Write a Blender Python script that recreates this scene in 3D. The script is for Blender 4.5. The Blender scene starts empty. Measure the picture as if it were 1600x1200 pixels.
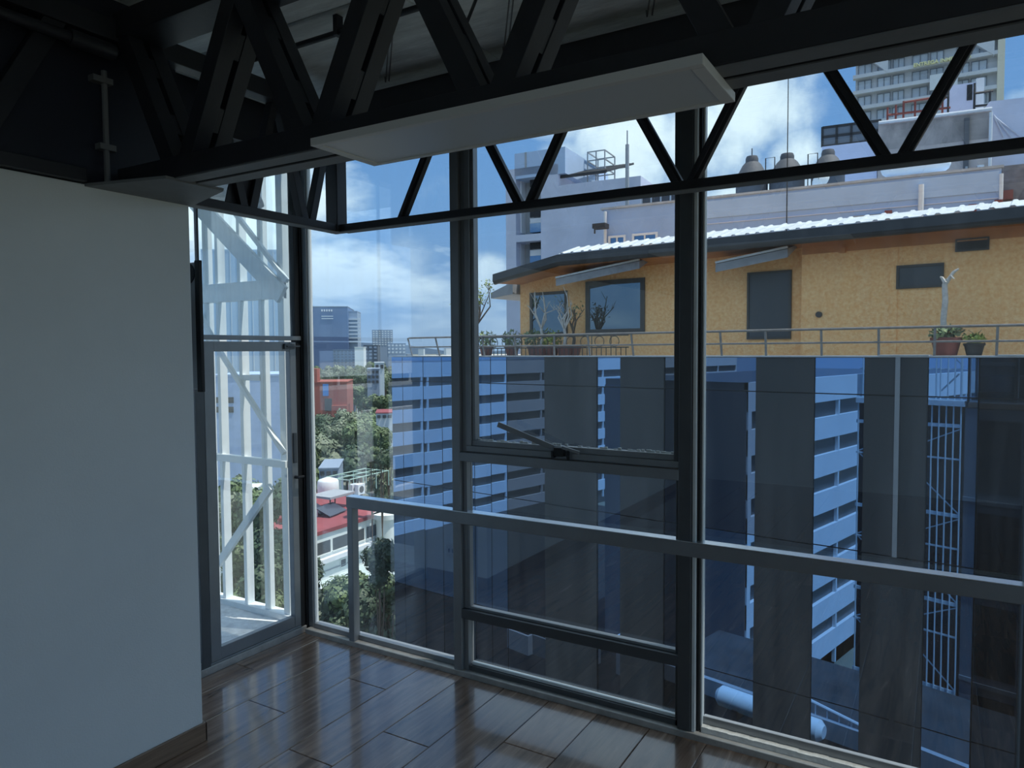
import bpy, bmesh, math, random
import numpy as np
from mathutils import Vector, Matrix

random.seed(7)
SC = bpy.context.scene
COL = SC.collection

# ------------------------------------------------------------------ camera
FPX = 1127.8                                   # focal length in pixels of a 1600 px wide frame
YAW, PITCH, ROLL = [math.radians(a) for a in (30.864, -2.700, 0.3615)]
CAM = np.array([3.698, -3.391, 1.9])


def cam_axes():
    cy, sy = math.cos(YAW), math.sin(YAW)
    fwd = np.array([-sy * math.cos(PITCH), cy * math.cos(PITCH), math.sin(PITCH)])
    right = np.array([cy, sy, 0.0])
    down = np.cross(fwd, right)
    cr, sr = math.cos(ROLL), math.sin(ROLL)
    return np.stack([cr * right + sr * down, -sr * right + cr * down, fwd])


RC = cam_axes()
cam_data = bpy.data.cameras.new('camera')
cam_data.sensor_width = 36.0
cam_data.lens = 36.0 * FPX / 1600.0
cam_data.clip_start = 0.05
cam_data.clip_end = 9000.0
cam = bpy.data.objects.new('camera', cam_data)
COL.objects.link(cam)
m = Matrix(((RC[0][0], -RC[1][0], -RC[2][0]), (RC[0][1], -RC[1][1], -RC[2][1]), (RC[0][2], -RC[1][2], -RC[2][2])))
cam.matrix_world = Matrix.Translation(Vector(CAM)) @ m.to_4x4()
SC.camera = cam

# survey helpers: directions read off the photograph, cut with real planes in the place
def ray(u, v):
    return RC.T @ np.array([(u - 800.0) / FPX, (v - 600.0) / FPX, 1.0])
def on_z(u, v, z):
    d = ray(u, v); return CAM + d * ((z - CAM[2]) / d[2])
def on_y(u, v, y):
    d = ray(u, v); return CAM + d * ((y - CAM[1]) / d[1])
def on_x(u, v, x):
    d = ray(u, v); return CAM + d * ((x - CAM[0]) / d[0])
def at_depth(u, v, dep):
    d = ray(u, v); return CAM + d * dep


# ------------------------------------------------------------------ world, sun, exposure
SUN_DIR = Vector((0.36, 0.12, 1.0)).normalized()
SUN_STRENGTH = 4.2
SKY_STRENGTH = 1.0
CLOUD_W = 3.4

world = bpy.data.worlds.new('sky_world')
SC.world = world
world.use_nodes = True
wt = world.node_tree
wt.nodes.clear()


def wnode(kind, **kw):
    n = wt.nodes.new(kind)
    for k, v in kw.items():
        setattr(n, k, v)
    return n


def wmath(op, a, b=None, clamp=False):
    n = wnode('ShaderNodeMath', operation=op, use_clamp=clamp)
    for i, x in enumerate((a, b)):
        if x is None:
            continue
        if isinstance(x, (int, float)):
            n.inputs[i].default_value = x
        else:
            wt.links.new(x, n.inputs[i])
    return n.outputs[0]


tc = wnode('ShaderNodeTexCoord')
sep = wnode('ShaderNodeSeparateXYZ')
wt.links.new(tc.outputs['Generated'], sep.inputs[0])
ez = sep.outputs['Z']
grad = wnode('ShaderNodeValToRGB')
wt.links.new(ez, grad.inputs[0])
cr = grad.color_ramp
cr.elements[0].position = 0.0
cr.elements[0].color = (0.29, 0.44, 0.64, 1)
cr.elements[1].position = 1.0
cr.elements[1].color = (0.10, 0.235, 0.53, 1)
for p, c in ((0.06, (0.225, 0.40, 0.66)), (0.2, (0.165, 0.36, 0.68)), (0.42, (0.125, 0.31, 0.67))):
    e = cr.elements.new(p)
    e.color = (*c, 1)
# clouds: noise over the sky dome on a flat cloud layer, with a few larger banks
vz = wmath('ADD', ez, 0.22)
px_ = wmath('DIVIDE', sep.outputs['X'], vz)
py_ = wmath('DIVIDE', sep.outputs['Y'], vz)
comb = wnode('ShaderNodeCombineXYZ')
wt.links.new(px_, comb.inputs[0])
wt.links.new(py_, comb.inputs[1])
noise = wnode('ShaderNodeTexNoise')
noise.noise_dimensions = '4D'
noise.inputs['W'].default_value = CLOUD_W
noise.inputs['Scale'].default_value = 1.25
noise.inputs['Detail'].default_value = 9
noise.inputs['Roughness'].default_value = 0.56
wt.links.new(comb.outputs[0], noise.inputs['Vector'])
noise2 = wnode('ShaderNodeTexNoise')
noise2.inputs['Scale'].default_value = 7.5
noise2.inputs['Detail'].default_value = 10
noise2.inputs['Roughness'].default_value = 0.6
wt.links.new(tc.outputs['Generated'], noise2.inputs['Vector'])
BANKS = [(1185, 150, 0.115, 1.0), (1100, 235, 0.13, 0.85), (985, 235, 0.12, 0.9), (880, 262, 0.07, 0.55), (1235, 238, 0.06, 0.75),
         (395, 330, 0.16, 0.9), (330, 385, 0.10, 0.6), (640, 405, 0.075, 0.30), (527, 424, 0.035, 0.36), (600, 446, 0.03, 0.38),
         (765, 440, 0.06, 0.75), (550, 300, 0.07, 0.30), (512, 474, 0.05, 0.4), (690, 300, 0.07, 0.25)]
bank_sum = None
for (u, v, r, a) in BANKS:
    d = Vector(ray(u, v)).normalized()
    dist = wnode('ShaderNodeVectorMath', operation='DISTANCE')
    wt.links.new(tc.outputs['Generated'], dist.inputs[0])
    dist.inputs[1].default_value = d
    mr = wnode('ShaderNodeMapRange')
    mr.interpolation_type = 'SMOOTHSTEP'
    wt.links.new(dist.outputs['Value'], mr.inputs['Value'])
    mr.inputs['From Min'].default_value = r
    mr.inputs['From Max'].default_value = r * 0.15
    mr.inputs['To Min'].default_value = 0
    mr.inputs['To Max'].default_value = a
    bank_sum = mr.outputs[0] if bank_sum is None else wmath('MAXIMUM', bank_sum, mr.outputs[0])
# broken cumulus everywhere else, cover raised to light the room
base_c = wnode('ShaderNodeMapRange')
wt.links.new(noise.outputs['Fac'], base_c.inputs['Value'])
base_c.inputs['From Min'].default_value = 0.45
base_c.inputs['From Max'].default_value = 0.58
base_c.inputs['To Max'].default_value = 1.0
edge = wmath('MULTIPLY', wmath('SUBTRACT', noise2.outputs['Fac'], 0.5), 2.1)
bank_e = wmath('ADD', bank_sum, wmath('MULTIPLY', edge, wmath('MINIMUM', wmath('MULTIPLY', bank_sum, 2.2), 1.0)))
bank_m = wnode('ShaderNodeMapRange')
bank_m.interpolation_type = 'SMOOTHSTEP'
wt.links.new(bank_e, bank_m.inputs['Value'])
bank_m.inputs['From Min'].default_value = 0.18
bank_m.inputs['From Max'].default_value = 0.95
dens = wmath('MAXIMUM', bank_m.outputs[0], wmath('MULTIPLY', base_c.outputs[0], 0.95), clamp=True)
fade = wnode('ShaderNodeMapRange')
wt.links.new(ez, fade.inputs['Value'])
fade.inputs['From Min'].default_value = 0.0
fade.inputs['From Max'].default_value = 0.16
dens = wmath('MULTIPLY', dens, fade.outputs[0], clamp=True)
cloudcol = wnode('ShaderNodeMix', data_type='RGBA')
wt.links.new(noise2.outputs['Fac'], cloudcol.inputs['Factor'])
cloudcol.inputs['A'].default_value = (0.66, 0.86, 1.00, 1)
cloudcol.inputs['B'].default_value = (1.0, 1.20, 1.26, 1)
skymix = wnode('ShaderNodeMix', data_type='RGBA')
wt.links.new(dens, skymix.inputs['Factor'])
wt.links.new(grad.outputs[0], skymix.inputs['A'])
wt.links.new(cloudcol.outputs['Result'], skymix.inputs['B'])
bg = wnode('ShaderNodeBackground')
wt.links.new(skymix.outputs['Result'], bg.inputs['Color'])
bg.inputs['Strength'].default_value = SKY_STRENGTH
wo = wnode('ShaderNodeOutputWorld')
wt.links.new(bg.outputs[0], wo.inputs[0])

sun_data = bpy.data.lights.new('sun', 'SUN')
sun_data.energy = SUN_STRENGTH
sun_data.angle = math.radians(0.53)
sun_data.color = (1.0, 0.955, 0.88)
sun = bpy.data.objects.new('sun', sun_data)
sun.rotation_euler = (-SUN_DIR).to_track_quat('-Z', 'Y').to_euler()
sun.location = (10, 5, 40)
COL.objects.link(sun)

vs = SC.view_settings
vs.view_transform = 'Standard'
vs.look = 'None'
vs.exposure = 0.25
vs.gamma = 1.0
vs.use_curve_mapping = False
SC.cycles.caustics_reflective = False
SC.cycles.caustics_refractive = False
SC.cycles.transparent_max_bounces = 24
SC.cycles.max_bounces = 10
SC.cycles.diffuse_bounces = 5
SC.cycles.glossy_bounces = 6

# ------------------------------------------------------------------ materials
MATS = {}


def mat(name, color, rough=0.6, metal=0.0, var=0.0, scale=4.0, bump=0.0, bscale=60.0, spec=0.5, stretch=None, rnd=0.0, coat=0.0, color2=None):
    """principled material with noise-driven colour variation and relief"""
    if name in MATS:
        return MATS[name]
    M = bpy.data.materials.new(name)
    M.use_nodes = True
    t = M.node_tree
    b = t.nodes['Principled BSDF']
    b.inputs['Roughness'].default_value = rough
    b.inputs['Metallic'].default_value = metal
    b.inputs['Specular IOR Level'].default_value = spec
    b.inputs['Coat Weight'].default_value = coat
    c = (*color, 1)
    b.inputs['Base Color'].default_value = c
    M.diffuse_color = c
    out = None
    co = t.nodes.new('ShaderNodeTexCoord')
    vec = co.outputs['Object']
    if stretch:
        mp = t.nodes.new('ShaderNodeMapping')
        mp.inputs['Scale'].default_value = stretch
        t.links.new(vec, mp.inputs[0])
        vec = mp.outputs[0]
    if var > 0 or color2:
        n = t.nodes.new('ShaderNodeTexNoise')
        n.inputs['Scale'].default_value = scale
        n.inputs['Detail'].default_value = 6
        n.inputs['Roughness'].default_value = 0.62
        t.links.new(vec, n.inputs['Vector'])
        mr = t.nodes.new('ShaderNodeMapRange')
        t.links.new(n.outputs['Fac'], mr.inputs['Value'])
        mr.inputs['From Min'].default_value = 0.3
        mr.inputs['From Max'].default_value = 0.7
        mx = t.nodes.new('ShaderNodeMix')
        mx.data_type = 'RGBA'
        t.links.new(mr.outputs[0], mx.inputs['Factor'])
        c2 = color2 if color2 else tuple(min(1, x * (1 + var)) for x in color)
        c1 = color if color2 else tuple(x * (1 - var) for x in color)
        mx.inputs['A'].default_value = (*c1, 1)
        mx.inputs['B'].default_value = (*c2, 1)
        out = mx.outputs['Result']
    if rnd > 0:
        oi = t.nodes.new('ShaderNodeObjectInfo')
        hs = t.nodes.new('ShaderNodeHueSaturation')
        ma = t.nodes.new('ShaderNodeMapRange')
        t.links.new(oi.outputs['Random'], ma.inputs['Value'])
        ma.inputs['To Min'].default_value = 1 - rnd
        ma.inputs['To Max'].default_value = 1 + rnd
        t.links.new(ma.outputs[0], hs.inputs['Value'])
        hs.inputs['Color'].default_value = c
        if out:
            t.links.new(out, hs.inputs['Color'])
        out = hs.outputs[0]
    if out:
        t.links.new(out, b.inputs['Base Color'])
    if bump > 0:
        n = t.nodes.new('ShaderNodeTexNoise')
        n.inputs['Scale'].default_value = bscale
        n.inputs['Detail'].default_value = 4
        t.links.new(vec, n.inputs['Vector'])
        bp = t.nodes.new('ShaderNodeBump')
        bp.inputs['Strength'].default_value = bump
        bp.inputs['Distance'].default_value = 0.02
        t.links.new(n.outputs['Fac'], bp.inputs['Height'])
        t.links.new(bp.outputs[0], b.inputs['Normal'])
    MATS[name] = M
    return M


def glass_mat(name, tint, base_refl, dirt=0.0):
    """window glass: clear transmission with a Fresnel mirror on top"""
    M = bpy.data.materials.new(name)
    M.use_nodes = True
    t = M.node_tree
    t.nodes.clear()
    o = t.nodes.new('ShaderNodeOutputMaterial')
    tr = t.nodes.new('ShaderNodeBsdfTransparent')
    tr.inputs[0].default_value = (*tint, 1)
    gl = t.nodes.new('ShaderNodeBsdfGlossy')
    gl.inputs['Roughness'].default_value = 0.0
    gl.inputs['Color'].default_value = (0.95, 0.97, 1.0, 1)
    # Schlick reflectance, the same on both faces of the thin pane
    ge = t.nodes.new('ShaderNodeNewGeometry')
    dt = t.nodes.new('ShaderNodeVectorMath')
    dt.operation = 'DOT_PRODUCT'
    t.links.new(ge.outputs['Incoming'], dt.inputs[0])
    t.links.new(ge.outputs['Normal'], dt.inputs[1])

    def mth(op, a, b=None):
        n = t.nodes.new('ShaderNodeMath')
        n.operation = op
        n.use_clamp = op == 'SUBTRACT'
        for i, x in enumerate((a, b)):
            if x is None:
                continue
            if isinstance(x, (int, float)):
                n.inputs[i].default_value = x
            else:
                t.links.new(x, n.inputs[i])
        return n.outputs[0]
    fac = mth('POWER', mth('SUBTRACT', 1.0, mth('ABSOLUTE', dt.outputs['Value'])), 5.0)
    f0 = 0.035 + base_refl
    ad = t.nodes.new('ShaderNodeMath')
    ad.operation = 'ADD'
    ad.use_clamp = True
    t.links.new(mth('MULTIPLY', fac, 0.8 - f0), ad.inputs[0])
    ad.inputs[1].default_value = f0
    mx = t.nodes.new('ShaderNodeMixShader')
    t.links.new(ad.outputs[0], mx.inputs[0])
    t.links.new(tr.outputs[0], mx.inputs[1])
    t.links.new(gl.outputs[0], mx.inputs[2])
    last = mx.outputs[0]
    if dirt > 0:
        co = t.nodes.new('ShaderNodeTexCoord')
        mp = t.nodes.new('ShaderNodeMapping')
        mp.inputs['Scale'].default_value = (9, 9, 0.7)
        t.links.new(co.outputs['Object'], mp.inputs[0])
        n = t.nodes.new('ShaderNodeTexNoise')
        n.inputs['Scale'].default_value = 1.3
        n.inputs['Detail'].default_value = 5
        t.links.new(mp.outputs[0], n.inputs['Vector'])
        mr = t.nodes.new('ShaderNodeMapRange')
        t.links.new(n.outputs['Fac'], mr.inputs['Value'])
        mr.inputs['From Min'].default_value = 0.4
        mr.inputs['From Max'].default_value = 0.75
        mr.inputs['To Max'].default_value = dirt
        df = t.nodes.new('ShaderNodeBsdfTranslucent')
        df.inputs[0].default_value = (0.75, 0.8, 0.85, 1)
        m2 = t.nodes.new('ShaderNodeMixShader')
        t.links.new(mr.outputs[0], m2.inputs[0])
        t.links.new(last, m2.inputs[1])
        t.links.new(df.outputs[0], m2.inputs[2])
        last = m2.outputs[0]
    t.links.new(last, o.inputs[0])
    M.diffuse_color = (*tint, 0.3)
    MATS[name] = M
    return M


def mirror_mat(name, color, wave=0.0):
    M = bpy.data.materials.new(name)
    M.use_nodes = True
    t = M.node_tree
    t.nodes.clear()
    o = t.nodes.new('ShaderNodeOutputMaterial')
    gl = t.nodes.new('ShaderNodeBsdfGlossy')
    gl.inputs['Roughness'].default_value = 0.0
    gl.inputs['Color'].default_value = (*color, 1)
    co = t.nodes.new('ShaderNodeTexCoord')
    n = t.nodes.new('ShaderNodeTexNoise')
    n.inputs['Scale'].default_value = 0.55
    n.inputs['Detail'].default_value = 1
    t.links.new(co.outputs['Object'], n.inputs['Vector'])
    bp = t.nodes.new('ShaderNodeBump')
    bp.inputs['Strength'].default_value = wave
    bp.inputs['Distance'].default_value = 0.02
    t.links.new(n.outputs['Fac'], bp.inputs['Height'])
    t.links.new(bp.outputs[0], gl.inputs['Normal'])
    t.links.new(gl.outputs[0], o.inputs[0])
    M.diffuse_color = (*color, 1)
    MATS[name] = M
    return M


def wood_mat(name, dark, mid, light, rough, coat):
    """laminate boards: long grain, a shade of its own for every board"""
    M = bpy.data.materials.new(name)
    M.use_nodes = True
    t = M.node_tree
    b = t.nodes['Principled BSDF']
    co = t.nodes.new('ShaderNodeTexCoord')
    oi = t.nodes.new('ShaderNodeObjectInfo')
    sc = t.nodes.new('ShaderNodeVectorMath')
    sc.operation = 'SCALE'
    t.links.new(oi.outputs['Location'], sc.inputs[0])
    sc.inputs['Scale'].default_value = 3.7
    ad = t.nodes.new('ShaderNodeVectorMath')
    t.links.new(co.outputs['Object'], ad.inputs[0])
    t.links.new(sc.outputs[0], ad.inputs[1])
    mp = t.nodes.new('ShaderNodeMapping')
    mp.inputs['Scale'].default_value = (9.0, 0.75, 6.0)
    t.links.new(ad.outputs[0], mp.inputs[0])
    n = t.nodes.new('ShaderNodeTexNoise')
    n.inputs['Scale'].default_value = 1.6
    n.inputs['Detail'].default_value = 8
    n.inputs['Roughness'].default_value = 0.65
    n.inputs['Distortion'].default_value = 1.4
    t.links.new(mp.outputs[0], n.inputs['Vector'])
    cr = t.nodes.new('ShaderNodeValToRGB')
    t.links.new(n.outputs['Fac'], cr.inputs[0])
    e = cr.color_ramp.elements
    e[0].position = 0.32
    e[0].color = (*dark, 1)
    e[1].position = 0.72
    e[1].color = (*light, 1)
    k = e.new(0.5)
    k.color = (*mid, 1)
    hs = t.nodes.new('ShaderNodeHueSaturation')
    mr = t.nodes.new('ShaderNodeMapRange')
    t.links.new(oi.outputs['Random'], mr.inputs['Value'])
    mr.inputs['To Min'].default_value = 0.8
    mr.inputs['To Max'].default_value = 1.2
    t.links.new(mr.outputs[0], hs.inputs['Value'])
    t.links.new(cr.outputs[0], hs.inputs['Color'])
    t.links.new(hs.outputs[0], b.inputs['Base Color'])
    rr = t.nodes.new('ShaderNodeMapRange')
    t.links.new(n.outputs['Fac'], rr.inputs['Value'])
    rr.inputs['To Min'].default_value = rough * 0.75
    rr.inputs['To Max'].default_value = rough * 1.35
    t.links.new(rr.outputs[0], b.inputs['Roughness'])
    b.inputs['Coat Weight'].default_value = coat
    b.inputs['Coat Roughness'].default_value = 0.08
    bp = t.nodes.new('ShaderNodeBump')
    bp.inputs['Strength'].default_value = 0.06
    bp.inputs['Distance'].default_value = 0.004
    t.links.new(n.outputs['Fac'], bp.inputs['Height'])
    t.links.new(bp.outputs[0], b.inputs['Normal'])
    MATS[name] = M
    return M


ALU = mat('brushed_aluminium', (0.27, 0.29, 0.31), 0.38, 0.35, var=0.08, scale=6)
ALU_D = mat('dark_anodised_frame', (0.10, 0.11, 0.12), 0.42, 0.3, var=0.1, scale=6)
BLACK = mat('black_gasket', (0.012, 0.013, 0.015), 0.6)
STEEL = mat('dark_painted_steel', (0.022, 0.024, 0.031), 0.48, 0.0, var=0.2, scale=5, bump=0.05, bscale=40)
STEEL_L = mat('pale_grey_steel', (0.19, 0.20, 0.21), 0.6, 0.0, var=0.12, scale=7, bump=0.05)
WHITEWALL = mat('white_wall_paint', (0.80, 0.85, 0.87), 0.7, 0, var=0.03, scale=2, bump=0.06, bscale=120)
CEIL = mat('painted_concrete', (0.80, 0.85, 0.86), 0.85, 0, var=0.17, scale=4.5, bump=0.25, bscale=14, stretch=(1, 4, 1))
NAVY = mat('dark_navy_board', (0.016, 0.020, 0.034), 0.5, 0, var=0.15, scale=2)
OAK = wood_mat('laminate_floor', (0.095, 0.06, 0.043), (0.24, 0.155, 0.11), (0.40, 0.275, 0.20), 0.24, 0.8)
OAK_SKIRT = mat('wood_skirting', (0.24, 0.165, 0.115), 0.4, 0, var=0.25, scale=5, stretch=(12, 0.8, 12))
LAMP_W = mat('white_lamp_enamel', (0.72, 0.73, 0.72), 0.45)
LAMP_D = mat('opal_diffuser', (0.66, 0.70, 0.73), 0.35)
SILL = mat('grey_sill_metal', (0.46, 0.46, 0.45), 0.45, 0.2, var=0.2, scale=12, bump=0.1)
PUTTY = mat('chipped_white_paint', (0.78, 0.80, 0.78), 0.7, 0, var=0.15, scale=20, bump=0.4, bscale=50)
WHITE_STEEL = mat('white_painted_steel', (0.80, 0.86, 0.88), 0.4, 0, var=0.06, scale=8)
GREYPLASTIC = mat('charcoal_plastic', (0.34, 0.36, 0.38), 0.5)
TILE = mat('pale_balcony_screed', (0.80, 0.83, 0.85), 0.75, 0, var=0.2, scale=14, bump=0.3, bscale=60)
GLASS = glass_mat('window_glass', (0.97, 0.985, 0.985), 0.075, 0.02)
GLASS_W = glass_mat('hazy_glass', (0.90, 0.95, 0.96), 0.04, 0.22)
MIRROR_A = mirror_mat('blue_mirror_glass', (0.14, 0.29, 0.56), 0.03)
MIRROR_B = mirror_mat('grey_mirror_glass', (0.075, 0.11, 0.17), 0.03)
PANEL_D = mat('dark_facade_panel', (0.017, 0.025, 0.034), 0.5, 0, var=0.1, scale=1)
FJOINT = mat('black_facade_joint', (0.010, 0.011, 0.013), 0.5)

# ------------------------------------------------------------------ mesh helpers
class Frame:
    """a local plan frame: s along, d away, z up"""
    def __init__(self, o, ang):
        self.o = np.array([o[0], o[1], 0.0])
        self.a = np.array([math.cos(ang), math.sin(ang), 0.0])
        self.n = np.array([-math.sin(ang), math.cos(ang), 0.0])

    def w(self, s, d, z):
        return self.o + self.a * s + self.n * d + np.array([0, 0, z])

    def px(self, u, v, d=0.0):
        r = ray(u, v)
        t = ((self.o - CAM) @ self.n + d) / (r @ self.n)
        p = CAM + r * t - self.o
        return float(p @ self.a), float(p[2])


def frame_of(u0, v0, u1, v1, z):
    """frame of a level edge at height z seen through two photograph points"""
    p, q = on_z(u0, v0, z), on_z(u1, v1, z)
    return Frame(p, math.atan2(q[1] - p[1], q[0] - p[0]))


WORLD = Frame((0, 0), 0.0)


def world_loc(o):
    l = Vector((0, 0, 0))
    while o is not None:
        l = l + o.location
        o = o.parent
    return l


class MB:
    def __init__(self):
        self.v = []
        self.f = []

    def poly(self, pts, faces):
        k = len(self.v)
        self.v += [tuple(float(c) for c in p) for p in pts]
        self.f += [tuple(k + i for i in f) for f in faces]
        return self

    def hexa(self, p):
        return self.poly(p, [(0, 3, 2, 1), (4, 5, 6, 7), (0, 1, 5, 4), (1, 2, 6, 5), (2, 3, 7, 6), (3, 0, 4, 7)])

    def box(self, x0, x1, y0, y1, z0, z1, F=WORLD):
        return self.hexa([F.w(x0, y0, z0), F.w(x1, y0, z0), F.w(x1, y1, z0), F.w(x0, y1, z0),
                          F.w(x0, y0, z1), F.w(x1, y0, z1), F.w(x1, y1, z1), F.w(x0, y1, z1)])

    def bar(self, p, q, w, h, side=None):
        """rectangular bar from p to q; w across 'side', h across the other way"""
        p, q = np.array(p, float), np.array(q, float)
        d = (q - p) / np.linalg.norm(q - p)
        if side is None:
            side = np.cross(d, (0, 0, 1.0))
            if np.linalg.norm(side) < 1e-4:
                side = np.array([1.0, 0, 0])
        side = np.array(side, float)
        side -= d * (side @ d)
        side /= np.linalg.norm(side)
        up = np.cross(side, d)
        a, b = side * w / 2, up * h / 2
        return self.hexa([p - a - b, p + a - b, q + a - b, q - a - b, p - a + b, p + a + b, q + a + b, q - a + b])

    def tube(self, pts, r, n=8, caps=True):
        pts = [np.array(p, float) for p in pts]
        rs = r if isinstance(r, (list, tuple)) else [r] * len(pts)
        k = len(self.v)
        ref = None
        for i, p in enumerate(pts):
            d = pts[min(i + 1, len(pts) - 1)] - pts[max(i - 1, 0)]
            d = d / (np.linalg.norm(d) + 1e-9)
            if ref is None:
                ref = np.array([0, 0, 1.0]) if abs(d[2]) < 0.9 else np.array([1.0, 0, 0])
            s = np.cross(d, ref)
            s /= np.linalg.norm(s)
            u = np.cross(s, d)
            for j in range(n):
                t = 2 * math.pi * j / n
                self.v.append(tuple(p + rs[i] * (math.cos(t) * s + math.sin(t) * u)))
        for i in range(len(pts) - 1):
            for j in range(n):
                a, b = k + i * n + j, k + i * n + (j + 1) % n
                self.f.append((a, b, b + n, a + n))
        if caps:
            self.f.append(tuple(k + j for j in reversed(range(n))))
            self.f.append(tuple(k + (len(pts) - 1) * n + j for j in range(n)))
        return self

    def lathe(self, prof, c, n=20):
        """profile of (radius, z) turned about the vertical through c"""
        k = len(self.v)
        for r, z in prof:
            for j in range(n):
                t = 2 * math.pi * j / n
                self.v.append((c[0] + r * math.cos(t), c[1] + r * math.sin(t), c[2] + z))
        for i in range(len(prof) - 1):
            for j in range(n):
                a, b = k + i * n + j, k + i * n + (j + 1) % n
                self.f.append((a, b, b + n, a + n))
        self.f.append(tuple(k + j for j in reversed(range(n))))
        self.f.append(tuple(k + (len(prof) - 1) * n + j for j in range(n)))
        return self

    def build(self, name, material, parent=None, smooth=False, bevel=0.0, label=None, kind=None):
        me = bpy.data.meshes.new(name)
        org = Vector((0, 0, 0))
        if parent is None:
            a = np.array(self.v)
            org = Vector(((a[:, 0].min() + a[:, 0].max()) / 2, (a[:, 1].min() + a[:, 1].max()) / 2, a[:, 2].min()))
        else:
            org = world_loc(parent)
        me.from_pydata([tuple(Vector(p) - org) for p in self.v], [], self.f)
        me.validate()
        bm = bmesh.new()
        bm.from_mesh(me)
        bmesh.ops.recalc_face_normals(bm, faces=bm.faces)
        bm.to_mesh(me)
        bm.free()
        if smooth:
            for p in me.polygons:
                p.use_smooth = True
            me.set_sharp_from_angle(angle=math.radians(40))
        me.materials.append(material)
        o = bpy.data.objects.new(name, me)
        COL.objects.link(o)
        if parent is None:
            o.location = org
        else:
            o.parent = parent
        if bevel > 0:
            bv = o.modifiers.new('bevel', 'BEVEL')
            bv.width = bevel
            bv.segments = 2
            bv.limit_method = 'ANGLE'
        if label:
            o['label'] = label
        if kind:
            o['kind'] = kind
        return o


def tag(o, label, cat=None, group=None, kind=None):
    o['label'] = label
    if cat:
        o['category'] = cat
    if group:
        o['group'] = group
    if kind:
        o['kind'] = kind
    return o


def root(name, loc, label, cat=None, group=None, kind=None):
    o = bpy.data.objects.new(name, None)
    o.empty_display_size = 0.2
    o.location = [float(c) for c in loc]
    COL.objects.link(o)
    return tag(o, label, cat, group, kind)


def B(x0, x1, y0, y1, z0, z1, F=WORLD):
    return MB().box(x0, x1, y0, y1, z0, z1, F)


# ================================================================== ROOM SHELL
ROOM_X1, ROOM_Y0, CEIL_Z = 8.0, -7.0, 3.45
FS = B(0.0, ROOM_X1, ROOM_Y0, 0.1, -0.2, -0.012)
floor = FS.build('floor', OAK, kind='structure')
floor['label'] = 'dark brown glossy laminate floor of long planks'
PW = 0.285
plank_meshes = {}


def plank(x0, x1, y0, y1):
    key = (round(x1 - x0, 3), round(y1 - y0, 3))
    if key not in plank_meshes:
        hx, hy, c = (x1 - x0) / 2 - 0.0012, (y1 - y0) / 2 - 0.0012, 0.003
        mb = MB()
        lo = [(-hx, -hy, 0), (hx, -hy, 0), (hx, hy, 0), (-hx, hy, 0)]
        mid = [(x, y, 0.0095) for x, y, _ in lo]
        top = [((hx - c) * sx, (hy - c) * sy, 0.012) for sx, sy in ((-1, -1), (1, -1), (1, 1), (-1, 1))]
        mb.poly(lo + mid + top, [(0, 3, 2, 1), (8, 9, 10, 11)] + [(i, (i + 1) % 4, 4 + (i + 1) % 4, 4 + i) for i in range(4)]
                + [(4 + i, 4 + (i + 1) % 4, 8 + (i + 1) % 4, 8 + i) for i in range(4)])
        me = bpy.data.meshes.new('plank')
        me.from_pydata(mb.v, [], mb.f)
        me.materials.append(OAK)
        plank_meshes[key] = me
    o = bpy.data.objects.new('plank', plank_meshes[key])
    COL.objects.link(o)
    o.parent = floor
    o.location = Vector(((x0 + x1) / 2, (y0 + y1) / 2, -0.012)) - floor.location


OFFS = [0.35, 1.0, 0.62, 0.15, 0.85, 0.5, 1.15, 0.28, 0.74]
x = 0.189 - PW
row = 0
while x < 5.6:
    xa, xb = max(x, 0.02), x + PW
    y1 = -0.004
    y0 = y1 - OFFS[row % 9] - 0.2
    while y1 > -5.4:
        plank(xa, xb, y0, y1)
        y1 = y0
        y0 = y1 - 1.38
    x += PW
    row += 1

wl = B(0.02, 0.622, ROOM_Y0, -1.212, 0.0, 2.60).build('wall_left', WHITEWALL, kind='structure', bevel=0.004)
wl['label'] = 'plain white partition wall in shade, stopping short of the glass door'
wb = B(-0.1, 5.4, ROOM_Y0 - 0.15, ROOM_Y0, -0.2, CEIL_Z).build('wall_back', WHITEWALL, kind='structure')
w8 = root('added_window_8', (6.7, ROOM_Y0 - 0.05, 0.0), 'glazing added in the unseen back corner of the room to let in daylight', kind='structure')  # unseen glazing put in to brighten the room with daylight
B(5.4, ROOM_X1, ROOM_Y0 - 0.06, ROOM_Y0 - 0.055, 0.05, 3.2).build('pane', GLASS, w8)
B(5.4, ROOM_X1, ROOM_Y0 - 0.15, ROOM_Y0, 3.2, CEIL_Z).build('header', STEEL, w8)
B(5.4, ROOM_X1, ROOM_Y0 - 0.15, ROOM_Y0, -0.2, 0.05).build('sill', ALU, w8)
B(6.67, 6.73, ROOM_Y0 - 0.1, ROOM_Y0, 0.05, 3.2).build('mullion', ALU, w8)
wr = root('added_window_7', (ROOM_X1 + 0.05, -3.5, 0.0), 'glazing added to the unseen side wall of the room for more daylight', kind='structure')  # glazing invented out of view, brings daylight onto the partition
B(ROOM_X1 + 0.04, ROOM_X1 + 0.045, ROOM_Y0, 0.0, 0.05, 3.2).build('pane', GLASS, wr)
B(ROOM_X1, ROOM_X1 + 0.1, ROOM_Y0 - 0.15, 0.1, 3.2, CEIL_Z).build('header', STEEL, wr)
B(ROOM_X1, ROOM_X1 + 0.1, ROOM_Y0 - 0.15, 0.1, -0.2, 0.05).build('sill', ALU, wr)
for yy in (-7.0, -5.6, -4.2, -2.8, -1.4, 0.05):
    B(ROOM_X1, ROOM_X1 + 0.09, yy - .03, yy + .03, 0.05, 3.2).build('mullion', ALU, wr)
bl = MB()
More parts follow.
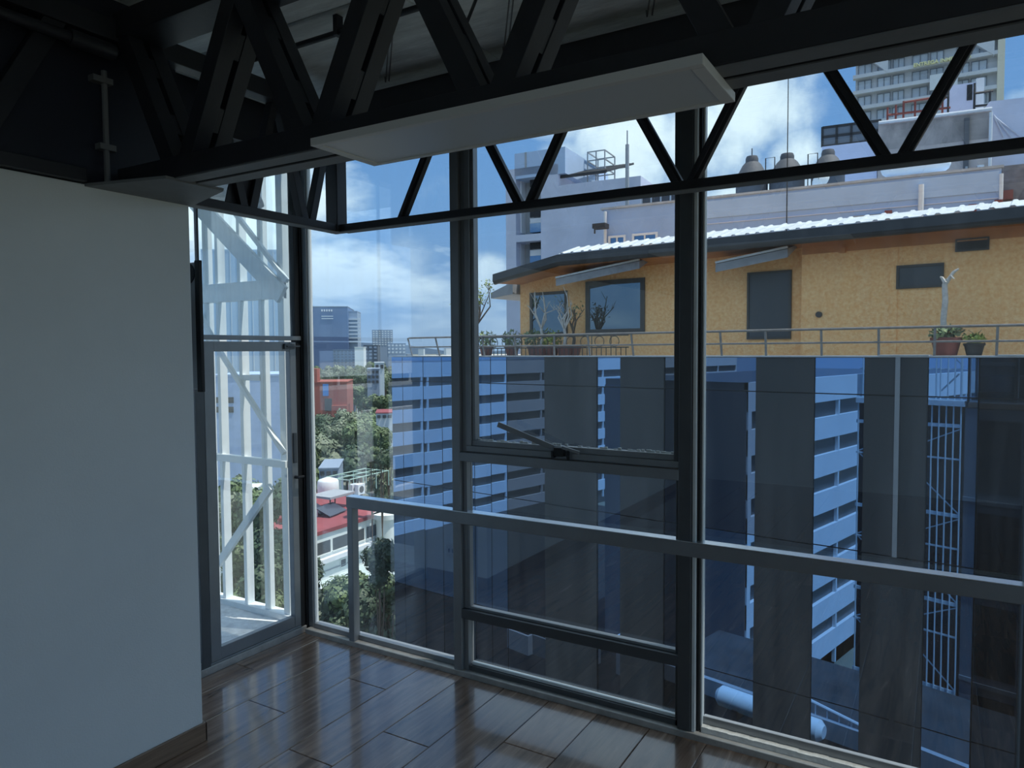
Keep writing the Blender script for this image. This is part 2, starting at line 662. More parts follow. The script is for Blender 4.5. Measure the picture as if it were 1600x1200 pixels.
bl.box(0.624, 0.637, ROOM_Y0, -1.198, 0.0, 0.092).box(0.03, 0.637, -1.2105, -1.198, 0.0, 0.092)
bl.build('baseboard_left', OAK_SKIRT, kind='structure', bevel=0.004)

# ceiling: painted concrete slab with board-marked panels between dark joints
ceiling = B(-0.15, ROOM_X1 + 0.15, ROOM_Y0 - 0.15, 0.12, CEIL_Z, CEIL_Z + 0.25).build('ceiling', CEIL, kind='structure')
for j, (ya, yb) in enumerate(((-0.93, -0.03), (-1.86, -0.96), (-2.79, -1.89), (-3.72, -2.82), (-4.65, -3.75))):
    for (xa, xb) in ((0.05, 1.65), (1.66, 3.3), (3.31, 4.95), (4.96, 6.6)):
        B(xa, xb, ya, yb, CEIL_Z - 0.018 - 0.003 * ((j * 7 + int(xa)) % 3), CEIL_Z + 0.0).build('panel', CEIL, ceiling, bevel=0.006)
for (u, v) in ((605, 122), (790, 75), (1015, 18)):
    p = on_z(u, v, CEIL_Z - 0.03)
    MB().tube([(p[0] - .015, p[1], CEIL_Z - 0.02), (p[0] - .012, p[1], CEIL_Z - 0.05), (p[0], p[1], CEIL_Z - 0.06),
               (p[0] + .012, p[1], CEIL_Z - 0.05), (p[0] + .015, p[1], CEIL_Z - 0.02)], 0.004, 6).build('hook', STEEL_L, ceiling)
# dark fascia above the white partition
nv = B(0.50, 0.575, ROOM_Y0, -1.23, 2.605, CEIL_Z).build('trim_2', NAVY, kind='structure')
nv['label'] = 'dark navy board above the white partition wall'
pl = MB()
pl.poly([(0.60, -1.70, 2.590), (1.029, -1.60, 2.590), (1.029, -1.33, 2.590), (0.60, -1.19, 2.590),
         (0.60, -1.70, 2.602), (1.029, -1.60, 2.602), (1.029, -1.33, 2.602), (0.60, -1.19, 2.602)],
        [(0, 3, 2, 1), (4, 5, 6, 7), (0, 1, 5, 4), (1, 2, 6, 5), (2, 3, 7, 6), (3, 0, 4, 7)])
pl.build('trim_3', STEEL_L, kind='structure')
tag(B(0.035, ROOM_X1, -0.004, 0.10, -0.012, 0.030).build('trim_1', SILL, bevel=0.004), 'grey metal sill strip along the foot of the large window', kind='structure')

# ------------------------------------------------------------------ large window wall (y = 0)
def part(parent, name, x0, x1, y0, y1, z0, z1, material=None, bevel=0.003, label=None):
    return B(x0, x1, y0, y1, z0, z1).build(name, material or ALU, parent, bevel=bevel, label=label)


TOPZ = 3.30
GY = 0.068


def pane(parent, x0, x1, z0, z1, material=None):
    return B(x0, x1, GY, GY + 0.005, z0, z1).build('pane', material or GLASS, parent)


w1 = root('window_1', (0.65, 0.03, 0.03), 'full height window bay beside the corner', kind='structure')
part(w1, 'corner_post', -0.035, 0.020, 0.030, 0.100, 0.0, TOPZ, BLACK)
part(w1, 'corner_stop', 0.020, 0.062, 0.045, 0.090, 0.03, TOPZ, ALU)
part(w1, 'glazing_bead', 0.062, 0.074, 0.055, 0.085, 0.03, TOPZ, WHITE_STEEL)
part(w1, 'bottom_frame', 0.074, 1.262, 0.040, 0.095, 0.030, 0.062, ALU)
part(w1, 'mullion', 1.260, 1.316, 0.004, 0.095, 0.030, TOPZ, ALU)
part(w1, 'header', 0.02, 1.262, 0.02, 0.10, 3.16, TOPZ, STEEL)
pane(w1, 0.07, 1.262, 0.06, 3.18)

w2 = root('window_2', (1.96, 0.03, 0.03), 'middle window bay with a top hung casement above three fixed panes', kind='structure')
part(w2, 'side_frame', 1.316, 1.346, 0.030, 0.090, 0.030, TOPZ, ALU)
part(w2, 'mullion', 2.605, 2.670, 0.004, 0.095, 0.030, TOPZ, ALU_D)
part(w2, 'side_frame', 2.585, 2.605, 0.030, 0.090, 0.030, 1.26, ALU_D)
part(w2, 'transom', 1.316, 2.607, 0.004, 0.090, 1.262, 1.314, ALU)
cas = root('casement', (1.96, 0.05, 1.32), 'dark framed top hung casement', None)
cas.parent = w2
cas.location = Vector((1.96, 0.05, 1.32)) - w2.location
del cas['label']
part(cas, 'sash_rail', 1.346, 2.605, 0.022, 0.085, 1.318, 1.352, ALU)
part(cas, 'sash_rail', 1.380, 2.575, 0.034, 0.080, 1.352, 1.384, ALU)
part(cas, 'sash_stile', 1.346, 1.382, 0.022, 0.085, 1.352, 3.16, ALU)
part(cas, 'sash_stile', 1.382, 1.404, 0.034, 0.080, 1.384, 3.16, ALU)
part(cas, 'sash_stile', 2.575, 2.605, 0.022, 0.085, 1.352, 3.16, ALU_D)
B(1.404, 2.575, GY, GY + 0.005, 1.384, 3.16).build('pane', GLASS, cas)
# cracked putty line on the sash bottom
rp = random.Random(3)
mbp = MB()
for i in range(46):
    xx = 1.405 + i * 0.0254
    if rp.random() < 0.75:
        mbp.box(xx, xx + 0.025 * rp.uniform(.5, 1), 0.060, 0.0685, 1.382, 1.386 + rp.uniform(0.001, 0.009))
mbp.build('putty', PUTTY, cas)
# peg stay (arm, bracket, pin)
L0, L1 = on_y(783, 662, 0.0), on_y(866, 699, 0.02)
stay = MB().bar((L0[0], -0.035, L0[2]), (L1[0], 0.008, L1[2]), 0.008, 0.030, side=(0, 1, 0)).build('stay_arm', ALU, cas, bevel=0.002, label='flat aluminium stay arm sticking up from the sash')
q0, q1 = on_y(879, 699, 0.0), on_y(904, 708, 0.0)
MB().bar((q0[0], -0.005, q0[2]), (q1[0], 0.012, q1[2]), 0.008, 0.016, side=(0, 1, 0)).build('stay_tail', ALU, cas)
bq = on_y(873, 703, 0.0)
mbk = MB().box(bq[0] - 0.028, bq[0] + 0.03, -0.008, 0.02, bq[2] - 0.035, bq[2] + 0.012).box(bq[0] - 0.04, bq[0] - 0.026, -0.014, 0.02, bq[2] - 0.045, bq[2] - 0.005)
mbk.box(bq[0] + 0.05, bq[0] + 0.058, -0.01, 0.015, bq[2] - 0.05, bq[2] + 0.0)
mbk.build('stay_bracket', BLACK, cas, bevel=0.002)
part(w2, 'transom', 1.316, 2.607, 0.004, 0.090, 0.340, 0.396, ALU_D)
part(w2, 'glazing_bead', 1.346, 2.590, 0.030, 0.066, 0.396, 0.412, ALU)
part(w2, 'glazing_bead', 1.346, 1.362, 0.030, 0.066, 0.412, 0.90, ALU)
part(w2, 'bottom_frame', 1.346, 2.605, 0.030, 0.090, 0.030, 0.060, ALU_D)
part(w2, 'glazing_bead', 1.360, 2.605, 0.045, 0.066, 0.060, 0.078, WHITE_STEEL)
part(w2, 'header', 1.262, 2.67, 0.02, 0.10, 3.16, TOPZ, STEEL)
pane(w2, 1.346, 2.605, 0.965, 1.262)
pane(w2, 1.346, 2.600, 0.400, 0.905)
pane(w2, 1.346, 2.605, 0.062, 0.340)

w3 = root('window_3', (3.33, 0.03, 0.03), 'right hand fixed window bay of one tall pane', kind='structure')
part(w3, 'glazing_bead', 2.672, 2.690, 0.012, 0.060, 0.030, TOPZ, WHITE_STEEL)
part(w3, 'gasket', 2.690, 2.706, 0.030, 0.080, 0.030, TOPZ, BLACK)
part(w3, 'glazing_bead', 2.706, 2.716, 0.045, 0.080, 0.030, TOPZ, WHITE_STEEL)
part(w3, 'mullion', 3.985, 4.05, 0.004, 0.095, 0.030, TOPZ, ALU_D)
mbp = MB()
for i in range(40):
    xx = 2.716 + i * 0.0317
    mbp.box(xx, xx + 0.032, 0.030, 0.066, 0.030, 0.056 + rp.uniform(0, 0.003))
mbp.build('putty', PUTTY, w3)
part(w3, 'bottom_frame', 2.716, 3.985, 0.066, 0.095, 0.030, 0.095, ALU)
part(w3, 'header', 2.67, 4.05, 0.02, 0.10, 3.16, TOPZ, STEEL)
pane(w3, 2.710, 3.985, 0.965, 3.18)
pane(w3, 2.710, 3.985, 0.050, 0.905)
w4 = root('window_4', (6.0, 0.03, 0.03), 'further fixed window bays out of the frame', kind='structure')
for xm in (5.33, 6.65):
    part(w4, 'mullion', xm - 0.03, xm + 0.03, 0.004, 0.095, 0.03, TOPZ, ALU_D)
part(w4, 'header', 4.05, ROOM_X1, 0.02, 0.10, 3.16, TOPZ, STEEL)
pane(w4, 4.05, 5.30, 0.05, 3.18)
pane(w4, 5.36, 6.62, 0.05, 3.18)
pane(w4, 6.68, ROOM_X1 - 0.01, 0.05, 3.18)
hd = B(-0.1, ROOM_X1, 0.02, 0.10, TOPZ, CEIL_Z).build('wall_front', STEEL, kind='structure')

gr = root('guard_rail', (0.455, 0.03, 0.03), 'grey aluminium guard rail with one short post, running across the window bays at waist height', 'railing')
part(gr, 'rail', 0.432, ROOM_X1 - 0.02, -0.008, 0.060, 0.898, 0.968, ALU, bevel=0.004)
part(gr, 'sunlit_rail_top', 0.432, ROOM_X1 - 0.02, -0.007, 0.059, 0.968, 0.972, mat('sunlit_top_metal', (0.80, 0.86, 0.92), 0.22, 0.85), bevel=0.0, label='bright strip standing in for the sunlit rail top')  # added bright strip, stands in for sun on the rail top
part(gr, 'post', 0.432, 0.478, -0.002, 0.055, 0.030, 0.898, ALU, bevel=0.004)

# ------------------------------------------------------------------ glass door wall (x = 0)
d1 = root('door_1', (0.0, -0.36, 0.03), 'narrow aluminium framed glass door to the balcony', kind='structure')
leaf = root('door_leaf', (0, 0, 0), '', None)
del leaf['label']
leaf.parent = d1
leaf.location = Vector((-0.01, -0.36, 0.05)) - d1.location


def xpart(parent, name, x0, x1, y0, y1, z0, z1, material=None, bevel=0.003, label=None):
    return B(x0, x1, y0, y1, z0, z1).build(name, material or ALU, parent, bevel=bevel, label=label)


xpart(leaf, 'stile', -0.035, 0.008, -0.708, -0.636, 0.056, 1.962, ALU)
xpart(leaf, 'stile', -0.035, 0.008, -0.062, -0.010, 0.056, 1.962, ALU)
xpart(leaf, 'top_rail', -0.033, 0.006, -0.636, -0.062, 1.902, 1.962, ALU)
xpart(leaf, 'bottom_rail', -0.033, 0.006, -0.636, -0.062, 0.056, 0.130, ALU)
B(-0.018, -0.013, -0.640, -0.058, 0.126, 1.906).build('pane', GLASS, leaf)
hb = on_x(470, 700, 0.01)
xpart(leaf, 'lock_case', 0.006, 0.020, -0.052, -0.026, 1.16, 1.36, ALU_D)
MB().tube([(0.012, -0.04, 1.065), (0.045, -0.04, 1.065), (0.048, 0.0, 1.065)], 0.010, 10).build('handle', BLACK, leaf, smooth=True)
mc = MB().box(0.006, 0.022, -0.115, -0.03, 1.915, 1.950).box(0.012, 0.03, -0.10, 0.01, 1.928, 1.938)
mc.build('door_closer', ALU_D, leaf, bevel=0.002)
fr1 = root('door_frame', (0, 0, 0), '', None)
del fr1['label']
fr1.parent = d1
fr1.location = Vector((0, -0.36, 0.0)) - d1.location
xpart(fr1, 'jamb', -0.045, 0.012, -0.772, -0.712, 0.0, 1.975, ALU_D)
xpart(fr1, 'jamb', -0.040, 0.006, -0.008, 0.030, 0.03, 1.975, BLACK)
xpart(fr1, 'strike_plate', -0.010, 0.014, 0.030, 0.046, 1.03, 1.29, BLACK)
xpart(fr1, 'threshold', -0.050, 0.016, -1.20, 0.035, -0.005, 0.040, SILL)
xpart(fr1, 'threshold_step', -0.030, 0.004, -0.712, 0.0, 0.040, 0.052, ALU)
xpart(fr1, 'head', -0.045, 0.014, -1.20, 0.045, 1.972, 2.000, ALU)
w5 = root('window_5', (0.0, -0.6, 2.0), 'hazy glass transom light above the balcony door', kind='structure')
xpart(w5, 'mullion', -0.04, 0.006, -0.012, 0.032, 2.0, TOPZ, BLACK)
xpart(w5, 'mullion', -0.03, -0.006, -0.722, -0.708, 2.0, TOPZ, ALU_D)
B(-0.022, -0.017, -0.708, -0.012, 2.0, 3.18).build('pane', GLASS_W, w5)
B(-0.022, -0.017, -1.20, -0.722, 2.0, 3.18).build('pane', GLASS, w5)
w6 = root('window_6', (0.0, -1.0, 0.05), 'narrow side light between door jamb and partition', kind='structure')
B(-0.022, -0.017, -1.20, -0.772, 0.04, 1.972).build('pane', GLASS, w6)
xpart(w6, 'bottom_frame', -0.04, 0.01, -1.20, -0.772, 0.04, 0.08, ALU)
B(-0.1, 0.02, ROOM_Y0, -1.20, -0.2, CEIL_Z).build('wall_outer', WHITEWALL, kind='structure')
B(-0.1, 0.02, -1.20, 0.02, 3.18, CEIL_Z).build('trim_4', STEEL, kind='structure')

# ------------------------------------------------------------------ wall box on the partition end, socket
bx0, bx1 = on_y(306, 450, -1.10)[0], on_y(316, 500, -1.10)[0]
wbx = root('wall_box', (0.46, -1.15, 1.70), 'upright dark grey box on the partition end, round black hole near its top', 'cabinet')
B(0.30, 0.508, -1.105, -1.085, 1.712, 2.345).build('housing', GREYPLASTIC, wbx, bevel=0.006)
B(0.508, 0.545, -1.112, -1.092, 1.700, 2.352).build('cover', BLACK, wbx, bevel=0.004)
MB().tube([(0.452, -1.1045, 2.290), (0.452, -1.1085, 2.290)], 0.052, 24).build('round_opening', BLACK, wbx, label='round black opening')
B(0.30, 0.36, -1.2105, -1.105, 1.85, 2.2).build('bracket', GREYPLASTIC, wbx)
sk = root('power_socket', (0.283, -1.212, 0.26), 'white power socket low on the end of the partition, seen mirrored in the glass', 'socket')
B(0.235, 0.33, -1.212, -1.196, 0.215, 0.325).build('face_plate', LAMP_W, sk, bevel=0.003)
for dx in (-0.02, 0.02):
    B(0.283 + dx - .006, 0.283 + dx + .006, -1.196, -1.1945, 0.255, 0.285).build('socket_hole', BLACK, sk)

# ================================================================== STEEL TRUSSES
def truss_x(name, label, x0, x1, yc, w, zb, zt, vx, half, ch, memb, gap, double):
    t = root(name, ((x0 + x1) / 2, yc, zb), label, 'truss')
    hw = w / 2
    if double:
        B(x0, x1, yc - hw, yc - gap, zb, zb + ch).build('bottom_chord', STEEL, t, bevel=0.003)
        B(x0, x1, yc + gap, yc + hw, zb, zb + ch).build('bottom_chord', STEEL, t, bevel=0.003)
        B(x0, x1, yc - gap, yc + gap, zb + 0.02, zb + ch).build('packing_strip', STEEL, t)
        B(x0, x1, yc - hw + 0.004, yc - gap, zb - 0.004, zb).build('flange', STEEL_L, t)  # underside strips in a paler grey than the chord
        B(x0, x1, yc + gap, yc + hw - 0.002, zb - 0.004, zb).build('flange', STEEL_L, t)
    else:
        B(x0, x1, yc - hw, yc + hw, zb, zb + ch).build('bottom_chord', STEEL, t, bevel=0.003)
    B(x0, x1, yc - hw, yc + hw, zt - ch * 1.25, zt).build('top_chord', STEEL, t, bevel=0.003)
    for xv in vx:
        for sgn in (-1, 1):
            p0 = np.array([xv + sgn * memb * 0.55, yc, zb + ch * 0.6])
            p1 = np.array([xv + sgn * half, yc, zt - ch * 0.9])
            if p1[0] < x0 + 0.02 or p1[0] > x1 - 0.02:
                continue
            mb = MB()
            if double:
                bw = hw - gap - 0.01
                for s2 in (-1, 1):
                    off = np.array([0, s2 * (gap + bw / 2), 0])
                    mb.bar(p0 + off, p1 + off, memb, bw, side=(1, 0, 0))
                for k in (0.30, 0.72):
                    c_ = p0 + (p1 - p0) * k
                    dd = (p1 - p0) / np.linalg.norm(p1 - p0)
                    mb.bar(c_ - dd * 0.05, c_ + dd * 0.05, memb * 0.9, gap * 2 + 0.004, side=(1, 0, 0))
            else:
                mb.bar(p0, p1, memb, w * 0.55, side=(1, 0, 0))
                off = np.array([0, -w * 0.33, 0])
                mb.bar(p0 + off, p1 + off, memb * 0.35, w * 0.2, side=(1, 0, 0))
            mb.build('diagonal', STEEL, t, bevel=0.002)
    return t


truss_x('roof_truss', 'heavy dark steel roof truss of paired bars crossing above the lamp', 0.64, ROOM_X1 - 0.02, -1.475, 0.178, 2.600, 3.340,
        [1.03 + 0.742 * i for i in range(9)], 0.36, 0.085, 0.075, 0.012, True)
pt = truss_x('window_truss', 'slender black steel truss running along inside the large window', 0.645, ROOM_X1 - 0.02, -0.205, 0.064, 2.600, 3.360,
             [1.055 + 0.822 * i for i in range(9)], 0.405, 0.042, 0.046, 0.0, False)
B(0.556, 0.648, -0.262, -0.18, 2.598, 3.36).build('corner_post', STEEL, pt, bevel=0.004)
B(0.646, ROOM_X1 - 0.02, -0.239, -0.168, 2.598, 2.602).build('flange', STEEL_L, pt)
B(0.60, ROOM_X1 - 0.02, -0.30, -0.13, 3.17, 3.315).build('header_beam', STEEL, pt)

ps = root('side_truss', (0.6, -3.0, 2.6), 'dark steel truss running from the window corner back over the white partition', 'truss')
B(0.575, 0.640, -1.195, -0.262, 2.600, 2.642).build('bottom_chord', STEEL, ps, bevel=0.003)
B(0.572, 0.638, -1.195, -0.262, 2.596, 2.600).build('flange', STEEL_L, ps)
B(0.578, 0.66, ROOM_Y0 + .02, -0.30, 3.22, 3.31).build('top_chord', STEEL, ps, bevel=0.003)
B(0.580, 0.655, ROOM_Y0 + .02, -1.70, 2.604, 2.66).build('bottom_chord', STEEL, ps, bevel=0.003)
for yb in (-0.455, -0.865):
    for sgn in (-1, 1):
        MB().bar((0.6, yb + sgn * 0.02, 2.615), (0.6, yb + sgn * 0.185, 3.23), 0.045, 0.05, side=(0, 1, 0)).build('diagonal', STEEL, ps, bevel=0.002)
MB().poly([(0.585, -0.99, 2.63), (0.585, -0.80, 2.63), (0.585, -0.75, 2.86), (0.585, -0.93, 2.86), (0.595, -0.99, 2.63), (0.595, -0.80, 2.63), (0.595, -0.75, 2.86), (0.595, -0.93, 2.86)],
          [(0, 1, 2, 3), (7, 6, 5, 4), (0, 4, 5, 1), (1, 5, 6, 2), (2, 6, 7, 3), (3, 7, 4, 0)]).build('gusset_plate', STEEL, ps)
for i, yb in enumerate((-2.15, -2.95, -3.75, -4.55)):
    for sgn in (-1, 1):
        MB().bar((0.615, yb + sgn * 0.04, 2.64), (0.615, yb + sgn * 0.36, 3.24), 0.075, 0.06, side=(0, 1, 0)).build('diagonal', STEEL, ps, bevel=0.002)

cd = root('conduit', (1.4, -0.905, 3.35), 'thin dark conduit pipe hanging under the ceiling slab', 'pipe')
MB().tube([(0.30, -0.905, 3.35), (ROOM_X1 - .05, -0.905, 3.35)], 0.014, 10).build('pipe', STEEL, cd, smooth=True)
for xx in (1.30, 3.1, 4.9):
    B(xx - .012, xx + .012, -0.925, -0.885, 3.335, 3.425).build('clip', STEEL, cd)
c2 = root('conduit', (0.68, -2.4, 3.12), 'dark grey pipe with a junction sleeve running along the side truss over the partition', 'pipe')
MB().tube([(0.70, -5.5, 3.15), (0.70, -1.60, 3.15)], 0.022, 10).build('pipe', STEEL, c2, smooth=True)
MB().tube([(0.70, -1.78, 3.15), (0.70, -1.60, 3.15)], 0.034, 12).build('sleeve', STEEL, c2, smooth=True)
for yy in (-4.6, -3.4, -2.3):
    B(0.690, 0.710, yy - .012, yy + .012, 3.15, 3.425).build('hanger', STEEL, c2)
c3 = root('conduit', (0.59, -1.58, 2.63), 'short upright grey pipe with two cross clips against the navy board', 'pipe')
MB().tube([(0.60, -1.585, 2.605), (0.60, -1.585, 3.10)], 0.012, 8).build('pipe', STEEL_L, c3, smooth=True)
B(0.576, 0.616, -1.64, -1.555, 3.045, 3.070).build('clip', STEEL_L, c3)
B(0.576, 0.616, -1.62, -1.55, 2.765, 2.790).build('clip', STEEL_L, c3)
c4 = root('roof_rod', (2.35, -0.55, 3.1), 'thin slanting tie rod under the ceiling between the trusses', 'rod')
r0, r1 = on_z(748, 0, 3.40), on_z(722, 46, 3.20)
MB().tube([(r0[0], r0[1], 3.43), (r1[0], r1[1], 3.18)], 0.007, 8).build('rod', STEEL, c4, smooth=True)

# ------------------------------------------------------------------ lamp
la = [on_z(484.5, 228, 2.572), on_z(1099, 100, 2.572), on_z(1147, 158, 2.572), on_z(587, 261, 2.572)]
lx0, lx1 = (la[0][0] + la[3][0]) / 2, (la[1][0] + la[2][0]) / 2
ly0, ly1 = (la[0][1] + la[1][1]) / 2, (la[2][1] + la[3][1]) / 2
lamp = root('panel_lamp', ((lx0 + lx1) / 2, (ly0 + ly1) / 2, 2.572), 'long flat white panel lamp, switched off, under the heavy truss', 'lamp')
e_ = 0.022
for (a, b_, c_, d_) in ((lx0, lx1, ly0, ly0 + e_), (lx0, lx1, ly1 - e_, ly1), (lx0, lx0 + e_ * 1.6, ly0 + e_, ly1 - e_), (lx1 - e_ * 1.6, lx1, ly0 + e_, ly1 - e_)):
    B(a, b_, c_, d_, 2.572, 2.598).build('frame', LAMP_W, lamp, bevel=0.002)
B(lx0 + e_ * 1.6, lx1 - e_ * 1.6, ly0 + e_, ly1 - e_, 2.576, 2.590).build('diffuser', LAMP_D, lamp)
B(lx0 + 0.01, lx1 - 0.01, ly0 + 0.01, ly1 - 0.01, 2.590, 2.597).build('back_tray', LAMP_W, lamp)

dl = root('dome_lamp', (-0.25, -0.33, 2.78), 'round dark dome lamp hanging outside above the balcony door', 'lamp')
MB().lathe([(0.03, 0.30), (0.06, 0.24), (0.16, 0.12), (0.20, 0.02), (0.205, 0.0)], (-0.30, -0.25, 2.86), 24).build('shade', BLACK, dl, smooth=True)
MB().tube([(-0.30, -0.25, 3.16), (-0.30, -0.25, 3.47)], 0.012, 8).build('stem', BLACK, dl)

# ================================================================== BALCONY
SY = 0.10
bal = root('balcony', (-1.1, -0.7, 0.0), 'pale screed balcony slab outside the glass door', 'balcony')
B(-2.4, -0.102, -1.9, SY + 0.08, -0.18, 0.012).build('slab', TILE, bal)
B(-2.4, -0.052, SY - 0.045, SY + 0.05, 0.012, 0.055).build('kerb', WHITE_STEEL, bal, bevel=0.004)
B(-2.4, -2.3, -1.9, SY - 0.05, 0.012, 0.9).build('side_wall', TILE, bal)
scr = root('balcony_screen', (-0.8, SY, 0.055), 'white steel lattice screen of upright slats and diagonal braces beside the balcony', 'screen')
for u in (336, 355, 389, 421):
    p = on_y(u, 800, SY)
    xs = p[0]
    B(xs - 0.032, xs, SY - 0.03, SY + 0.035, 0.055, 3.9).build('slat', WHITE_STEEL, scr, bevel=0.003)
for xs in (-1.28, -1.5, -1.72, -1.94, -2.16):
    B(xs - 0.032, xs, SY - 0.03, SY + 0.035, 0.055, 3.9).build('slat', WHITE_STEEL, scr, bevel=0.003)
B(-0.250, -0.190, SY - 0.03, SY + 0.05, 0.055, 3.9).build('end_post', WHITE_STEEL, scr, bevel=0.003)
B(-2.3, -0.19, SY - 0.045, SY + 0.0, 1.092, 1.143).build('cross_rail', WHITE_STEEL, scr, bevel=0.003)
B(-2.3, -0.19, SY - 0.055, SY + 0.0, 2.262, 2.395).build('cross_rail', WHITE_STEEL, scr, bevel=0.003)
B(-2.3, -0.19, SY - 0.045, SY + 0.0, 3.42, 3.56).build('cross_rail', WHITE_STEEL, scr, bevel=0.003)


def brace(pa, pb, w, dy=0.0):
    a, b_ = on_y(*pa, SY), on_y(*pb, SY)
    MB().bar((a[0], SY - 0.06 + dy, a[2]), (b_[0], SY - 0.06 + dy, b_[2]), w, 0.03, side=(1, 0, 0)).build('brace', WHITE_STEEL, scr, bevel=0.002)


brace((315, 316), (452, 462), 0.13)
brace((362, 318), (456, 440), 0.030, 0.02)
brace((352, 545), (455, 707), 0.030)
brace((434, 758), (352, 878), 0.055)
brace((322, 490), (352, 545), 0.035)
p = on_y(400, 590, SY)
B(on_y(384, 590, SY)[0], on_y(412, 590, SY)[0], SY - 0.035, SY, p[2] - 0.02, p[2] + 0.02).build('short_rail', WHITE_STEEL, scr)
# slab over the balcony
B(-2.4, -0.15, -3.0, 0.12, 3.56, 3.80).build('trim_5', CEIL, kind='structure')

# ================================================================== OWN BUILDING OUTSIDE (seen mirrored in the glass opposite)
OWN = mat('own_facade_render', (0.16, 0.17, 0.19), 0.7, 0, var=0.1, scale=1)
OWNG = mat('own_dark_glazing', (0.02, 0.025, 0.035), 0.15)
ow = root('lower_facade', (4, 0.2, -20), 'dark glazed storeys of our own building below the room', kind='structure')
B(-0.1, 8.3, -0.3, 0.06, -25, -0.22).build('wall', OWN, ow)
B(-2.45, -0.1, -7.0, -0.35, -25, -0.22).build('balcony_wall', OWNG, ow)
for xs in [-0.2 - 0.235 * i for i in range(10)]:
    B(xs - .03, xs, 0.06, 0.13, -25, 0.0).build('slat', WHITE_STEEL, ow)
for k in range(8):
    zz = 1.1 - 3.2 * (k + 1)
    B(-2.4, -0.2, 0.05, 0.10, zz, zz + .06).build('cross_rail', WHITE_STEEL, ow)
    B(-2.4, -0.2, 0.04, 0.10, zz + 1.15, zz + 1.28).build('cross_rail', WHITE_STEEL, ow)
    MB().bar((-2.3, .05, zz + .1), (-.25, .05, zz + 1.1), .04, .03, side=(1, 0, 0)).build('brace', WHITE_STEEL, ow)
    MB().bar((-.25, .05, zz - 1.9), (-2.3, .05, zz), .04, .03, side=(1, 0, 0)).build('brace', WHITE_STEEL, ow)
for k in range(7):
    z = -3.6 - k * 3.2
    for j in range(6):
        B(0.3 + j * 1.33, 1.5 + j * 1.33, 0.06, 0.075, z + 0.5, z + 3.0).build('window', OWNG, ow)
    B(-0.1, 8.3, 0.06, 0.12, z + 0.1, z + 0.25).build('ledge', STEEL_L, ow)
ur = root('upper_facade', (4, 0.2, 3.7), 'roof edge of our own building above the room, with an added sun blocking overhang', kind='structure')
B(-0.1, 8.3, -7.2, 0.04, 3.72, 4.6).build('roof_edge', OWN, ur)
B(1.30, 8.3, 0.04, 0.44, 3.72, 3.90).build('sun_block_eave', OWN, ur)  # unseen overhang added to keep the sun off the room floor

# ================================================================== GLASS BUILDING OPPOSITE WITH PENTHOUSE
PHI = math.radians(7)
F0 = Frame((3.0, 13.0), -PHI)


def mirror_pt(p):
    p = np.array(p, float)
    return p - 2 * ((p - F0.o) @ F0.n) * F0.n


gb = root('glass_building', F0.w(0, 0.5, -25), 'blue and black glass curtain wall building facing the window, an orange penthouse on its roof', 'building')
PAR = 1.735
B(-14.91, 9, 0.10, 6.4, -25, PAR - 0.02, F0).build('core_wall', FJOINT, gb)
B(-14.95, 9, -0.04, 0.35, PAR - 0.03, PAR, F0).build('coping', mat('pale_coping', (0.42, 0.45, 0.48), 0.7, 0, var=0.2, scale=3), gb)
B(-14.9, 9, 0.36, 6.4, PAR - 0.02, PAR - 0.005, F0).build('terrace_deck', mat('pale_bounce_deck', (.80, .76, .70), .8, 0, var=.1, scale=2), gb)  # deck made pale to bounce sunlight onto the orange wall
s_, z_ = F0.px(1412, 556)
B(s_ - 0.45, s_ + 0.45, -0.06, 0.3, PAR, PAR + 0.02, F0).build('coping_slab', MATS['pale_coping'], gb)
s_, z_ = F0.px(1590, 556)
B(s_ - 0.3, s_ + 0.5, -0.06, 0.3, PAR, PAR + 0.02, F0).build('coping_slab', MATS['pale_coping'], gb)
ZJ = [PAR - 0.03, 0.93, -2.35, -5.75, -9.1, -12.4]
PANELS = [(612, 629, 'a', 0), (629, 661, 'a', 0), (661, 690, 'a', 0.3), (690, 740, 'a', 0), (740, 766, 'a', 0.2), (766, 791, 'a', 0), (791, 851, 'b', 0), (851, 932, 'd', 0),
          (932, 969, 'a', 0), (969, 1037, 'd', 0), (1037, 1095, 'b', 0), (1095, 1180, 'c', 0), (1180, 1271, 'd', 0), (1271, 1349, 'a', 0),
          (1349, 1397, 'd', 0), (1397, 1404.5, 'p', 0), (1404.5, 1447, 'd', 0), (1447, 1527, 'a', 2.6), (1527, 1600, 'b', 0),
          (1600, 1690, 'd', 0), (1690, 1790, 'b', 0)]
MIRROR_C = mirror_mat('slate_mirror_glass', (0.10, 0.17, 0.30), 0.03)
PALE_COL = mat('pale_facade_fin', (0.22, 0.25, 0.28), 0.5)
